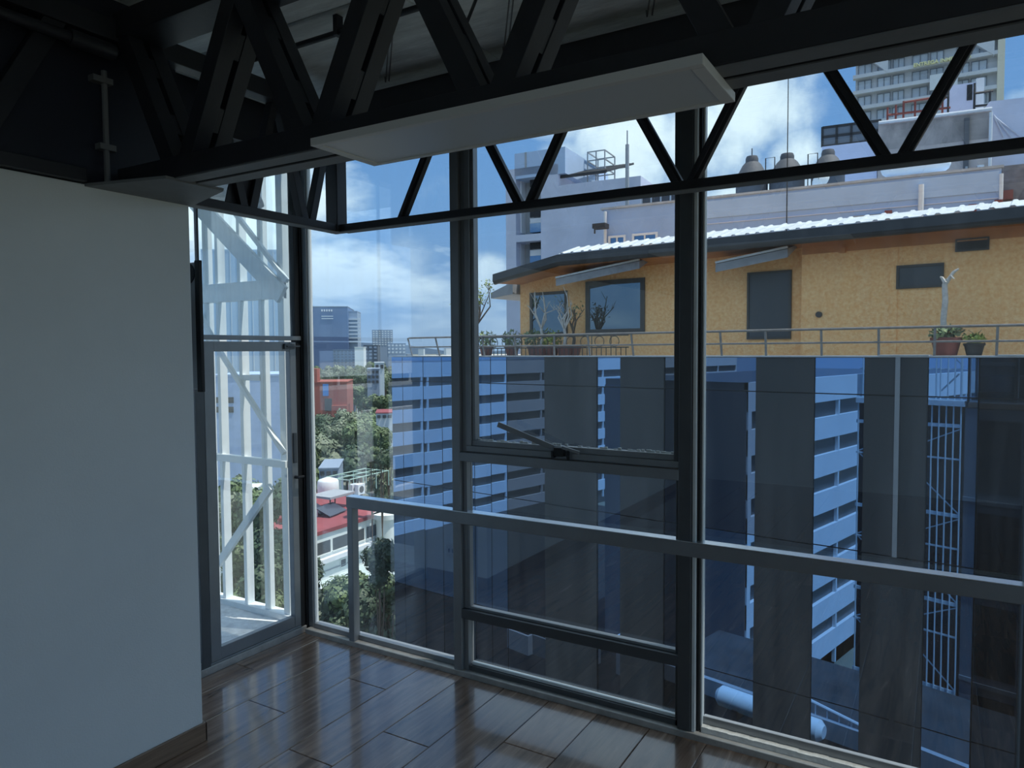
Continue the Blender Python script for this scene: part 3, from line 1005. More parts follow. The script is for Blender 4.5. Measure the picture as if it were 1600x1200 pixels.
for (ua, ub, kind, tilt) in PANELS:
    sa, sb = F0.px(ua, 700)[0], F0.px(ub, 700)[0]
    for k in range(len(ZJ) - 1):
        z1, z0 = ZJ[k], ZJ[k + 1]
        g = 0.012
        if kind == 'd':
            B(sa, sb, 0.0, 0.05, z0 + g, z1 - g, F0).build('dark_panel', PANEL_D, gb)
        elif kind == 'p' and k > 1:
            B(sa, sb, 0.0, 0.05, z0, z1, F0).build('dark_panel', PANEL_D, gb)
        elif kind == 'p':
            B(sa, sb, -0.03, 0.05, z0, z1, F0).build('pale_fin', PALE_COL, gb)
        else:
            M_ = {'a': MIRROR_A, 'b': MIRROR_B, 'c': MIRROR_C}[kind]
            if ub < 1100 and k >= 3:
                M_ = MIRROR_B
            if kind == 'c' and k >= 2:
                M_ = MIRROR_A
            t_ = math.tan(math.radians(tilt)) * (sb - sa) / 2
            pts = [F0.w(sa + g, 0.04 + t_, z0 + g), F0.w(sb - g, 0.04 - t_, z0 + g), F0.w(sb - g, 0.09, z0 + g), F0.w(sa + g, 0.09, z0 + g),
                   F0.w(sa + g, 0.04 + t_, z1 - g), F0.w(sb - g, 0.04 - t_, z1 - g), F0.w(sb - g, 0.09, z1 - g), F0.w(sa + g, 0.09, z1 - g)]
            MB().hexa(pts).build('mirror_panel', M_, gb)

# roof terrace railing on the parapet edge
RAIL = mat('weathered_rail_steel', (0.22, 0.21, 0.20), 0.5, 0.4, var=0.3, scale=8)
rl = root('terrace_railing', F0.w(-3, 0.15, PAR), 'two bar steel railing with leaning posts along the terrace edge below the orange wall', 'railing')
RD = 0.16
zt = F0.px(1300, 514, RD)[1]
zm = F0.px(1300, 535.5, RD)[1]
MB().tube([F0.w(-14.2, RD, zt), F0.w(9, RD, zt)], 0.028, 8).build('top_bar', RAIL, rl, smooth=True)
MB().tube([F0.w(-14.2, RD, zm), F0.w(9, RD, zm)], 0.022, 8).build('lower_bar', RAIL, rl, smooth=True)
for (ub, ut) in ((644, 637), (687, 680), (757, 753), (806, 804), (866, 866), (922, 918), (990, 986), (1128, 1125), (1197, 1196), (1284, 1283), (1373, 1373), (1460, 1461), (1557, 1559), (1650, 1653)):
    a_ = F0.px(ub, 553, RD)[0]
    b_ = F0.px(ut, 516, RD)[0]
    MB().bar(F0.w(a_, RD, PAR), F0.w(b_, RD, zt), 0.045, 0.03, side=F0.a).build('post', RAIL, rl)
# ornamental iron fence on the left of the terrace, behind the railing
fe = root('iron_fence', F0.w(-9, 0.6, PAR), 'dark ornamental iron fence with rings on the left part of the roof terrace', 'fence')
IRON = mat('wrought_iron', (0.03, 0.03, 0.032), 0.6)
FD = 0.7
fz1, fz0, fzt = F0.px(800, 527, FD)[1], PAR, F0.px(800, 522, FD)[1]
fs0, fs1 = F0.px(742, 540, FD)[0], F0.px(982, 540, FD)[0]
for zz in (fz1, F0.px(800, 544, FD)[1]):
    MB().bar(F0.w(fs0, FD, zz), F0.w(fs1, FD, zz), 0.03, 0.03).build('bar', IRON, fe)
s_ = fs0
i = 0
while s_ < fs1:
    MB().bar(F0.w(s_, FD, fz0), F0.w(s_, FD, F0.px(800, 544, FD)[1] if i % 4 else fzt), 0.018, 0.018).build('baluster', IRON, fe)
    s_ += 0.15
    i += 1
s_ = fs0 + 0.3
while s_ < fs1 - 0.2:
    zc_ = (fz1 + F0.px(800, 544, FD)[1]) / 2
    rr = abs(fz1 - zc_) * 0.9
    ring = [F0.w(s_ + rr * math.cos(t), FD, zc_ + rr * math.sin(t)) for t in np.linspace(0, 2 * math.pi, 13)]
    MB().tube(ring, 0.011, 5, caps=False).build('ring', IRON, fe)
    s_ += 0.46

# penthouse
STUCCO = mat('orange_stucco', (0.84, 0.41, 0.14), 0.85, 0, color2=(1.0, 0.67, 0.33), scale=13.0, bump=1.0, bscale=26)
STUCCO_B = mat('red_brown_shadow_and_trim', (0.50, 0.22, 0.085), 0.85, 0, var=0.15, scale=4)
DARKFR = mat('dark_bronze_frame', (0.055, 0.05, 0.045), 0.5)
WGLASS = mirror_mat('penthouse_glass', (0.17, 0.22, 0.25), 0.0)
GUTTER = mat('grey_gutter', (0.045, 0.047, 0.05), 0.5, 0.1, var=0.2, scale=3)
METALROOF = mat('galvanised_sheet', (0.56, 0.61, 0.63), 0.5, 0.1, var=0.15, scale=3)
AWN = mat('grey_boards', (0.27, 0.29, 0.32), 0.6, 0, var=0.2, scale=5)
DL, DR = 2.1, 1.75          # depth of the left and right wall parts behind the parapet edge
pe = root('penthouse', F0.w(-3, 3.5, PAR), 'orange stucco penthouse with dark gutter and corrugated metal roof on the glass building', 'house')
sl, _ = F0.px(813, 500, DL)
sj, _ = F0.px(1252, 470, DR)
zeL = F0.px(1100, 392, DL)[1]
zeave = 4.47
sR = 9.0
zLt = F0.px(815, 424, DL)[1]
sgk = F0.px(874, 410, DL)[0]
MB().hexa([F0.w(sl, DL, PAR - .01), F0.w(sgk, DL, PAR - .01), F0.w(sgk, DL + 4.2, PAR - .01), F0.w(sl, DL + 4.2, PAR - .01),
           F0.w(sl, DL, zLt), F0.w(sgk, DL, zeave), F0.w(sgk, DL + 4.2, zeave), F0.w(sl, DL + 4.2, zLt)]).build('wall', STUCCO, pe)
B(sgk, sj + 0.3, DL, DL + 4.2, PAR - 0.01, zeave + 0.1, F0).build('wall', STUCCO, pe)
B(sj, sR, DR, DL + 4.2, PAR - 0.01, zeave + 0.1, F0).build('wall', STUCCO, pe)
for (ua, va, ub, vb) in ((1262, 391, 1600, 364), ):
    s0_, z0_ = F0.px(ua, va, DR)
    B(sj + 0.01, sR, DR - 0.025, DR, z0_ - 0.10, z0_ + 0.4, F0).build('eave_shadow_band', STUCCO_B, pe)  # darker strip paints the shadow below the roof edge
s0_, _ = F0.px(1394, 470, DR)
B(s0_ - 0.05, s0_ + 0.10, DR - 0.02, DR, PAR, zeave, F0).build('pilaster', STUCCO, pe)


def window(parent, F, u0, v0, u1, v1, d, glass, frame, fw=0.06, rec=0.10, mull=0, name='window'):
    """a recessed window: frame ring standing in a dark reveal, glass set back"""
    s0, za = F.px(u0, (v0 + v1) / 2, d)
    s1, _ = F.px(u1, (v0 + v1) / 2, d)
    z1 = F.px((u0 + u1) / 2, v0, d)[1]
    z0 = F.px((u0 + u1) / 2, v1, d)[1]
    mb = MB()
    for (a, b_, c_, e_) in ((s0, s1, z1 - fw, z1), (s0, s1, z0, z0 + fw), (s0, s0 + fw, z0 + fw, z1 - fw), (s1 - fw, s1, z0 + fw, z1 - fw)):
        mb.box(a, b_, d - 0.05, d + 0.02, c_, e_, F)
    for k in range(mull):
        sm = s0 + (s1 - s0) * (k + 1) / (mull + 1)
        mb.box(sm - fw * .35, sm + fw * .35, d - 0.04, d + 0.01, z0 + fw, z1 - fw, F)
    o = mb.build(name, frame, parent)
    B(s0 + fw, s1 - fw, d - 0.02, d + 0.005, z0 + fw, z1 - fw, F).build('pane', glass, o)
    return o


window(pe, F0, 829, 456, 887, 524, DL, WGLASS, DARKFR, 0.09)
window(pe, F0, 916, 437, 1008, 521, DL, WGLASS, DARKFR, 0.13)
DKGLASS = mat('dark_louvre', (0.05, 0.058, 0.066), 0.35)
dr_ = window(pe, F0, 1168, 424, 1237, 530, DL, DKGLASS, DARKFR, 0.05, name='door')
window(pe, F0, 1401, 413, 1475, 450, DR, DKGLASS, DARKFR, 0.05)
window(pe, F0, 1493, 372, 1546, 392, DR, BLACK, DARKFR, 0.03, name='vent')
s_, z_ = F0.px(1280, 491.5, DR)
MB().tube([F0.w(s_, DR, z_), F0.w(s_, DR - 0.06, z_)], 0.07, 16).build('pipe_outlet', DARKFR, pe)
s_, z_ = F0.px(1317, 391, DR)
B(s_ - .07, s_ + .07, DR - 0.12, DR, z_ - .06, z_ + .06, F0).build('wall_bracket', STUCCO_B, pe)  # small bracket on the wall


def awning(ua, va, ub, vb, vbot, d0, d1):
    s0, z0 = F0.px(ua, va, d1)
    s1, z1 = F0.px(ub, vb, d1)
    th = 0.22
    pts = [F0.w(s0, d0, z0 - th), F0.w(s1, d0, z1 - th), F0.w(s1, d1 + .5, z1 + .1), F0.w(s0, d1 + .5, z0 + .1),
           F0.w(s0, d0, z0 - .02), F0.w(s1, d0, z1 - .02), F0.w(s1, d1 + .5, z1 + .16), F0.w(s0, d1 + .5, z0 + .16)]
    o = MB().hexa(pts).build('canopy', AWN, pe)
    MB().bar(F0.w(s0, d0, z0 + .02), F0.w(s1, d0, z1 + .02), 0.05, 0.05).build('canopy_edge', METALROOF, o)


awning(876, 436, 1006, 408, 447, DL - 0.85, DL - 0.6)
awning(1124, 413, 1236, 389, 426, DL - 0.85, DL - 0.6)
# eaves, gutter and metal roof
gd = 0.95
sg0, zg0 = F0.px(874, 412, gd)
gz = 4.22
zg_b, zg_t = F0.px(1250, 381, gd)[1], F0.px(1250, 359.5, gd)[1]
tipS, tipZ = F0.px(781, 438, gd + 0.25)
prof = [(gd - .10, zg_t), (gd + .02, zg_t), (gd + .02, zg_b), (gd - .05, zg_b + .02), (gd - .11, zg_b + .10)]
mbg = MB()
for (sa, dza, sb, dzb) in ((sg0, 0, sR, 0), (tipS, tipZ - (zg_t + zg_b) / 2, sg0, 0)):
    pa = [F0.w(sa, d, z + dza) for d, z in prof]
    pb = [F0.w(sb, d, z + dzb) for d, z in prof]
    n = len(prof)
    mbg.poly(pa + pb, [(i, (i + 1) % n, n + (i + 1) % n, n + i) for i in range(n)] + [tuple(reversed(range(n))), tuple(range(n, 2 * n))])
mbg.build('gutter', GUTTER, pe)
mbs = MB()
pts = [F0.w(tipS, gd, tipZ - .12), F0.w(sg0, gd, zg_b + .02), F0.w(sR, gd, zg_b + .02), F0.w(sR, DL + 1, zg_b + .25), F0.w(sg0, DL + 1, zg_b + .25), F0.w(tipS + .3, DL + 1, tipZ - .05)]
pts2 = [p + np.array([0, 0, .05]) for p in pts]
mbs.poly(pts + pts2, [tuple(range(6)), tuple(range(11, 5, -1))] + [(i, (i + 1) % 6, 6 + (i + 1) % 6, 6 + i) for i in range(6)])
mbs.build('soffit', STUCCO_B, pe)
# corrugated sheets, each with standing ribs
rz0 = zg_t + 0.02
sr = sg0 + 0.02
slope = math.tan(math.radians(17))
k = 0
while sr < sR:
    w_ = 0.92
    mbr = MB()
    prof = [(0, 0), (0.06, 0.0), (0.09, 0.028), (0.15, 0.028), (0.18, 0), (0.40, 0), (0.43, 0.028), (0.49, 0.028), (0.52, 0), (0.74, 0), (0.77, 0.028), (0.83, 0.028), (0.86, 0), (w_, 0)]
    dd = max(0.62, 1.05 - 0.045 * abs(k - 4))
    a0 = [F0.w(sr + s, gd - 0.08, rz0 + h) for s, h in prof]
    a1 = [F0.w(sr + s, gd - 0.08 + dd, rz0 + h + dd * slope) for s, h in prof]
    n = len(prof)
    lo = [p - np.array([0, 0, .012]) for p in a0 + a1]
    mbr.poly(a0 + a1 + lo, [(i, i + 1, n + i + 1, n + i) for i in range(n - 1)] + [(2 * n + i, 3 * n + i, 3 * n + i + 1, 2 * n + i + 1) for i in range(n - 1)]
             + [(i, 2 * n + i, 2 * n + i + 1, i + 1) for i in range(n - 1)])
    mbr.build('roof_sheet', METALROOF, pe)
    sr += w_
    k += 1
# small lean-to roof at the left gable
s0_, z0_ = F0.px(782, 462, DL + 0.2)
s1_, z1_ = F0.px(816, 448, DL + 0.2)
MB().hexa([F0.w(s0_, DL - .3, z0_ - .12), F0.w(s1_, DL - .3, z0_ - .02), F0.w(s1_, DL + 2, z0_ - .02), F0.w(s0_, DL + 2, z0_ - .12),
           F0.w(s0_, DL - .3, z0_ + .06), F0.w(s1_, DL - .3, z1_ + .12), F0.w(s1_, DL + 2, z1_ + .12), F0.w(s0_, DL + 2, z0_ + .06)]).build('lean_to_roof', AWN, pe)

# ------------------------------------------------------------------ pots, pruned trees on the terrace
BARK_W = mat('pale_bark', (0.55, 0.52, 0.48), 0.8, 0, var=0.25, scale=14)
BARK = mat('brown_bark', (0.16, 0.12, 0.09), 0.85, 0, var=0.3, scale=10)
LEAF_Y = mat('yellow_green_leaf', (0.30, 0.36, 0.07), 0.5, 0, var=0.35, scale=9)
LEAF_G = mat('grey_green_leaf', (0.20, 0.27, 0.13), 0.55, 0, var=0.35, scale=9)
TERRA = mat('red_brown_pot', (0.20, 0.06, 0.045), 0.6, 0, var=0.15, scale=6)
DPOT = mat('black_pot', (0.03, 0.03, 0.03), 0.6)


def leaves(c, r, n, size, rg, flat=1.0):
    mb = MB()
    for _ in range(n):
        v = np.array([rg.gauss(0, 1) for _ in range(3)])
        v /= np.linalg.norm(v)
        p = np.array(c) + v * r * (rg.random() ** 0.4) * np.array([1, 1, flat])
        a = np.array([rg.gauss(0, 1) for _ in range(3)])
        a /= np.linalg.norm(a)
        b = np.cross(a, v + 0.3)
        b /= np.linalg.norm(b) + 1e-9
        s = size * rg.uniform(.6, 1.3)
        mb.poly([p - a * s, p + b * s * .45, p + a * s, p - b * s * .45], [(0, 1, 2, 3)])
    return mb


def pot(parent, s, d, z, r, h, material):
    c = F0.w(s, d, z)
    MB().lathe([(r * .72, 0), (r * .95, h * .8), (r * 1.05, h * .82), (r * 1.05, h), (r * .9, h), (r * .85, h * .86)], c, 18).build('pot', material, parent, smooth=True)


rg = random.Random(11)
PD = 0.62
s_, z_ = F0.px(1478, 545, PD)
pp = root('potted_tree', F0.w(s_, PD, PAR), 'bare pruned tree trunk in a red brown pot, right end of terrace', 'plant')
pot(pp, s_, PD, PAR, 0.27, 0.36, TERRA)
mbt = MB()
kk = [F0.w(*((lambda t: (t[0], PD, t[1]))(F0.px(u, v, PD)))) for u, v in ((1476, 530), (1474, 500), (1477, 470), (1476, 445), (1479, 436))]
mbt.tube(kk, [.065, .055, .055, .05, .045], 8)
k2 = [F0.w(*((lambda t: (t[0], PD, t[1]))(F0.px(u, v, PD)))) for u, v in ((1478, 442), (1484, 434), (1490, 425), (1498, 420))]
mbt.tube(k2, [.045, .035, .03, .02], 7)
k3 = [F0.w(*((lambda t: (t[0], PD - .03, t[1]))(F0.px(u, v, PD)))) for u, v in ((1477, 442), (1472, 434), (1469, 433))]
mbt.tube(k3, [.04, .03, .015], 7)
k4 = [F0.w(*((lambda t: (t[0], PD - .05, t[1]))(F0.px(u, v, PD)))) for u, v in ((1486, 431), (1491, 436))]
mbt.tube(k4, [.025, .015], 6)
mbt.build('trunk', BARK_W, pp, smooth=True)
leaves(F0.w(s_, PD, PAR + 0.46), 0.34, 240, 0.06, rg, 0.45).build('foliage', LEAF_G, pp)
s_, z_ = F0.px(1522, 548, PD)
p2 = root('potted_plant', F0.w(s_, PD, PAR), 'small black pot with a bright yellow green plant, right of the pruned tree', 'plant')
pot(p2, s_, PD, PAR, 0.18, 0.24, DPOT)
leaves(F0.w(s_, PD, PAR + 0.33), 0.20, 120, 0.06, rg, 0.6).build('foliage', LEAF_Y, p2)
mbt = MB()
for (u, v) in ((1534, 515), (1513, 516), (1540, 537)):
    t = F0.px(u, v, PD)
    mbt.tube([F0.w(s_, PD, PAR + .3), F0.w((s_ + t[0]) / 2 + .02, PD, (PAR + .3 + t[1]) / 2 + .05), F0.w(t[0], PD, t[1])], [.008, .006, .004], 5)
mbt.build('stem', BARK, p2)


def branchy(name, label, u, v0, v1, spread, d, material, leafn, leafm, seed, potm=None):
    rg = random.Random(seed)
    s, z = F0.px(u, v0, d)
    _, zt_ = F0.px(u, v1, d)
    r_ = root(name, F0.w(s, d, PAR), label, 'plant')
    zb = PAR + (0.28 if potm else 0.0)
    if potm:
        pot(r_, s, d, PAR, 0.24, 0.30, potm)
    mb = MB()
    H = zt_ - PAR
    fork = PAR + H * 0.42
    mb.tube([F0.w(s, d, zb), F0.w(s + .03, d, (zb + fork) / 2), F0.w(s, d, fork)], [.05, .045, .04], 7)
    tips = []
    for i in range(7):
        an = (i - 3) / 3.0
        mid = F0.w(s + an * spread * .5, d + rg.uniform(-.2, .2), fork + H * .2 * rg.uniform(.7, 1.3))
        tip = F0.w(s + an * spread * rg.uniform(.6, 1.0), d + rg.uniform(-.3, .3), PAR + H * rg.uniform(.72, 1.0))
        mb.tube([F0.w(s, d, fork), mid, tip], [.03, .022, .009], 6)
        tips.append(tip)
        for _ in range(2):
            t2 = mid + (tip - mid) * rg.uniform(.2, .8)
            t3 = t2 + np.array([rg.uniform(-.2, .2), rg.uniform(-.15, .15), rg.uniform(.1, .3)])
            mb.tube([t2, t3], [.012, .005], 5)
            tips.append(t3)
    mb.build('branches', material, r_, smooth=True)
    if leafn:
        ml = MB()
        for t in tips:
            l = leaves(t, 0.16, leafn, 0.05, rg)
            k_ = len(ml.v)
            ml.v += l.v
            ml.f += [tuple(k_ + i for i in f) for f in l.f]
        ml.build('foliage', leafm, r_)
    return r_


branchy('terrace_tree', 'nearly bare terrace tree with a few yellowing leaves, leftmost on the roof terrace', 745, 552, 443, 0.95, 0.8, BARK, 12, LEAF_Y, 4)
branchy('pruned_shrub', 'pruned bare shrub in front of the left edge of the small penthouse window', 846, 552, 456, 0.45, 1.1, BARK_W, 0, LEAF_G, 5, TERRA)
branchy('pruned_shrub', 'pruned whitish bare shrub in front of the right edge of the small penthouse window', 882, 552, 457, 0.4, 1.1, BARK_W, 0, LEAF_G, 9, TERRA)
branchy('pruned_shrub', 'brown bare shrub between the two large penthouse windows', 896, 552, 470, 0.25, 1.4, BARK, 3, LEAF_G, 12, TERRA)
for (u, lab, sd, mt_) in ((800, 'spiky grey green plant at the left foot of the penthouse', 21, LEAF_G), (835, 'low green shrub under the small penthouse window', 22, LEAF_G), (862, 'low yellow green shrub behind the iron fence', 23, LEAF_Y), (760, 'loose green shrub behind the left end of the iron fence', 24, LEAF_G)):
    s_, z_ = F0.px(u, 545, 1.2)
    r_ = root('terrace_shrub', F0.w(s_, 1.2, PAR), lab, 'plant')
    pot(r_, s_, 1.2, PAR, 0.22, 0.26, TERRA)
    leaves(F0.w(s_, 1.2, PAR + 0.5), 0.36, 170, 0.07, random.Random(sd), 0.8).build('foliage', mt_, r_)

# ================================================================== BUILDINGS BEHIND THE PENTHOUSE
LAV_S = mat('lavender_render_shade_lift', (0.62, 0.67, 0.84), 0.85, 0, var=0.08, scale=0.9)  # lighter lavender copy, lifts walls that stand in shade
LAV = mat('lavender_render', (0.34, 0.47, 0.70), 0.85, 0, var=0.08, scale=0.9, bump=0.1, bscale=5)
LAV_D = mat('dusty_lavender_render', (0.60, 0.64, 0.76), 0.85, 0, var=0.10, scale=0.7)
LAV_L = mat('pale_lavender_band', (0.44, 0.58, 0.78), 0.85, 0, var=0.06, scale=1.2)
STAINED = mat('stained_grey_render', (0.42, 0.375, 0.36), 0.9, 0, color2=(0.56, 0.50, 0.48), scale=0.35)
PALEG = mat('pale_trim', (0.72, 0.76, 0.80), 0.7, 0, var=0.06, scale=2)
GREYC = mat('grey_concrete', (0.36, 0.39, 0.42), 0.85, 0, var=0.1, scale=0.6)
DGLASS = mirror_mat('far_window_glass', (0.22, 0.30, 0.40), 0.0)
RUST = mat('red_oxide', (0.22, 0.06, 0.05), 0.7, 0, var=0.2, scale=6)
TANKM = mat('grey_water_tank', (0.085, 0.095, 0.11), 0.7, 0, var=0.12, scale=2)
GASW = mat('white_enamel', (0.85, 0.90, 0.90), 0.4)
BLUEP = mat('blue_plate', (0.05, 0.22, 0.60), 0.5)
REDP = mat('red_lettering', (0.55, 0.10, 0.05), 0.6)
STONE = mat('rough_grey_masonry', (0.20, 0.20, 0.22), 0.95, 0, var=0.35, scale=3, bump=0.6, bscale=6)

# long lavender parapet wall
FL = frame_of(945, 327, 1564, 261, 7.0)
lw = root('lavender_building', FL.w(6, 3, -25), 'long low lavender rendered building right behind the corrugated roof, water tanks on top', 'building')
sL0, sL1 = FL.px(943, 350)[0], FL.px(1564, 300)[0]
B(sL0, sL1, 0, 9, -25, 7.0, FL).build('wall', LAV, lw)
B(sL0 - .1, sL1 + .05, -0.06, 0.2, 6.98, 7.05, FL).build('coping', MATS['pale_coping'], lw)
z_ = FL.px(1250, 315)[1]
zb_ = FL.px(1250, 328)[1]
B(FL.px(1100, 315)[0], sL1 - .05, -0.03, 0, zb_, 6.9, FL).build('painted_band', LAV_L, lw)
B(FL.px(1100, 340)[0], sL1 - .05, -0.025, 0, FL.px(1400, 323)[1] - .03, FL.px(1400, 323)[1], FL).build('joint_line', LAV_D, lw)
s_ = FL.px(947, 350)[0]
MB().tube([FL.w(s_, -0.08, -4), FL.w(s_, -0.08, 6.9)], 0.06, 10).build('downpipe', PALEG, lw, smooth=True)
window(lw, FL, 951, 368, 978, 392, 0, DGLASS, MATS['pale_trim'], 0.08, mull=1)
window(lw, FL, 988, 364, 1028, 384, 0, DGLASS, MATS['pale_trim'], 0.08, mull=1)
s_, z_ = FL.px(1439, 310)
MB().tube([FL.w(s_, -0.16, z_ - 2.5), FL.w(s_, -0.16, FL.px(1439, 290)[1])], 0.075, 12).build('vent_pipe', PALEG, lw, smooth=True)
for (ua, ub, v0_, v1_) in ((1333, 1391, 332, 340), (1457, 1522, 322, 331), (1547, 1563, 318, 324)):
    s0_, z1_ = FL.px(ua, v0_)
    s1_, z0_ = FL.px(ub, v1_)
    B(s0_, s1_, -0.10, 0, z0_, z0_ + .13, FL).build('clerestory_lintel', RUST if ua > 1540 else GREYC, lw)
    B(s1_ - .15, s1_ + .05, -0.14, 0, z0_ - .03, z0_ + .2, FL).build('lintel_end', RUST, lw)
s_, z_ = FL.px(1564, 290)
MB().tube([FL.w(s_, -0.06, 2), FL.w(s_, -0.06, 6.8)], 0.05, 8).build('corner_pipe', PALEG, lw)
for i, (uc, ur_, vtop) in enumerate(((1175, 25, 243), (1230, 28, 239), (1294, 27, 233))):
    d_ = 2.2
    s_, zt_ = FL.px(uc, vtop, d_)
    r_ = FL.px(uc + ur_, vtop, d_)[0] - s_
    t_ = root('water_tank', FL.w(s_, d_, 7.0), ('leftmost of the three dark grey roof water tanks, thin spike on its cap', 'middle of the three dark grey roof water tanks, pipes beside it', 'rightmost of the three dark grey roof water tanks, behind the satellite dish')[i], 'water tank', 'water tanks on the lavender roof')
    H_ = zt_ - 7.0
    MB().lathe([(r_ * .97, 0), (r_, H_ * .1), (r_, H_ * .52), (r_ * 1.03, H_ * .54), (r_ * .98, H_ * .58), (r_ * .6, H_ * .80), (r_ * .42, H_ * .86)], FL.w(s_, d_, 7.0), 24).build('shell', TANKM, t_, smooth=True)
    MB().lathe([(r_ * .40, H_ * .86), (r_ * .40, H_ * .93), (r_ * .34, H_ * .98), (r_ * .1, H_)], FL.w(s_, d_, 7.0), 18).build('cap', TANKM, t_, smooth=True)
    if i == 0:
        MB().tube([FL.w(s_, d_, 7 + H_), FL.w(s_, d_, 7 + H_ + .25)], .02, 6).build('spike', TANKM, t_)
    else:
        su = s_ - r_ * 1.05
        MB().tube([FL.w(su, d_ - .6, 7.1), FL.w(su, d_ - .6, 7 + H_ * .86), FL.w(su + .3, d_ - .6, 7 + H_ * .86), FL.w(su + .3, d_ - .6, 7 + H_ * .6)], .02, 6).build('pipe', IRON, t_)
mst = root('flag_mast', FL.w(FL.px(1232, 330)[0], -0.5, 5), 'hair thin dark mast standing between the tanks, reaching up to the truss', 'mast')
s_, zt_ = FL.px(1232.5, 60, -0.3)
MB().tube([FL.w(s_, -0.3, 4.3), FL.w(s_, -0.3, zt_)], [.022, .012], 6).build('pole', IRON, mst)
s_, z_ = FL.px(1282, 281, 0.6)
ds = root('satellite_dish', FL.w(s_, 0.6, 7.1), 'small white satellite dish on the lavender parapet', 'dish')
cc = FL.w(s_, 0.6, z_)
mbd = MB()
nv_ = np.array([-0.42, -0.85, 0.30])
nv_ /= np.linalg.norm(nv_)
e1 = np.cross(nv_, (0, 0, 1.0))
e1 /= np.linalg.norm(e1)
e2 = np.cross(e1, nv_)
rings = [(0.02, -0.10), (0.18, -0.06), (0.30, 0.0), (0.31, 0.01), (0.29, 0.015), (0.17, -0.045), (0.015, -0.085)]
pts = []
for r_, h_ in rings:
    for j in range(16):
        t = 2 * math.pi * j / 16
        pts.append(cc + nv_ * h_ * -1 + (e1 * math.cos(t) + e2 * math.sin(t)) * r_)
fs_ = [(i * 16 + j, i * 16 + (j + 1) % 16, (i + 1) * 16 + (j + 1) % 16, (i + 1) * 16 + j) for i in range(len(rings) - 1) for j in range(16)]
mbd.poly(pts, fs_).build('reflector', GASW, ds, smooth=True)
MB().tube([cc + np.array([0, 0.1, 0]), FL.w(s_ + .1, 0.7, 7.0)], 0.03, 8).build('bracket', IRON, ds)
# gas tank
gdp = 0.9
sa_, za_ = FL.px(1376, 272, gdp)
sb_, zb_ = FL.px(1486, 262, gdp)
gt = root('gas_tank', FL.w((sa_ + sb_) / 2, gdp, 7.0), 'long white gas tank lying on the lavender roof, blue plate on top', 'tank')
zc_ = 7.46
rr = 0.33
xs = [(0, .02), (.05, .14), (.16, .22), (.36, .285), (.6, rr)]
Lg = sb_ - sa_
pts = [FL.w(sa_ + a_, gdp, zc_) for a_, _ in xs] + [FL.w(sb_ - a_, gdp, zc_) for a_, _ in reversed(xs)]
MB().tube(pts, [r_ for _, r_ in xs] + [r_ for _, r_ in reversed(xs)], 20).build('shell', GASW, gt, smooth=True)
s_, z_ = FL.px(1431, 257, gdp - .1)
B(s_ - .17, s_ + .17, gdp - .12, gdp - .09, zc_ + .27, zc_ + .44, FL).build('name_plate', BLUEP, gt, label='blue plate')
for k in range(5):
    B(s_ - .12 + k * .05, s_ - .085 + k * .05, gdp - .302, gdp - .285, zc_ + .03, zc_ + .085, FL).build('letter_mark', REDP, gt)
for k in (0.7, Lg - .7):
    B(sa_ + k - .08, sa_ + k + .08, gdp - .2, gdp + .2, 7.08, 7.14, FL).build('foot', IRON, gt)
MB().tube([FL.w(sb_ - .15, gdp, zc_ + .2), FL.w(sb_ - .1, gdp, zc_ + .35), FL.w(sb_ + .0, gdp, zc_ + .33)], .025, 6).build('valve', IRON, gt)
# stone wall with lamp box at the right end
FSn = Frame(FL.w(sL1 + 0.05, 0.4, 0), math.atan2(FL.a[1], FL.a[0]))
st = root('masonry_wall', FSn.w(2, .3, -5), 'rough dark grey masonry wall right of the lavender parapet', 'wall')
B(0, 6, 0, 0.5, -25, FSn.px(1580, 258)[1], FSn).build('wall', STONE, st)
s0_, z1_ = FSn.px(1567, 299)
s1_, z0_ = FSn.px(1582, 312)
B(s0_, s1_, -.15, 0, z0_, z1_, FSn).build('meter_box', RUST, st)

# white lavender tower block with pergola
FWB = frame_of(804, 240.5, 883, 229, 11.5)
wbb = root('apartment_block', FWB.w(3, 4, -25), 'lavender apartment block with a roof pergola and tall window recess, left behind the penthouse', 'building')
s0_, s1_ = FWB.px(804, 250)[0], FWB.px(883, 250)[0]
sl_, zt_ = FWB.px(790, 266)
sr_, zr_ = FWB.px(1001, 268)
B(s0_, s1_, 0.0, 6, zt_ - .5, 11.5, FWB).build('roof_block', LAV_L, wbb)
B(FWB.px(820, 250)[0], FWB.px(823, 250)[0], -0.02, 0.02, zt_, 11.5, FWB).build('pipe_strip', GREYC, wbb)
zp_ = FWB.px(930, 283)[1]
# wall built round the tall recess
ra, rb = FWB.px(806, 330)[0], FWB.px(845, 330)[0]
zA1, zA0 = FWB.px(825, 273)[1], FWB.px(825, 366)[1]
zB1, zB0 = FWB.px(825, 377)[1], FWB.px(825, 415)[1]
B(sl_, ra, 0, 8, -25, zt_, FWB).build('wall', LAV_D, wbb)
B(rb, sr_, 0, 8, -25, zp_, FWB).build('wall', LAV_D, wbb)
B(rb, FWB.px(872, 300)[0], 0, 8, zp_, zt_ - .02, FWB).build('wall', LAV_D, wbb)
B(ra, rb, 0, 8, zA1, zt_, FWB).build('wall', LAV_D, wbb)
B(ra, rb, 0.0, 8, zB1, zA0, FWB).build('wall', LAV_D, wbb)
B(ra, rb, 0.0, 8, -25, zB0, FWB).build('wall', LAV_D, wbb)
B(ra, rb, 1.0, 8, zB0, zA1, FWB).build('recess_wall', GREYC, wbb)
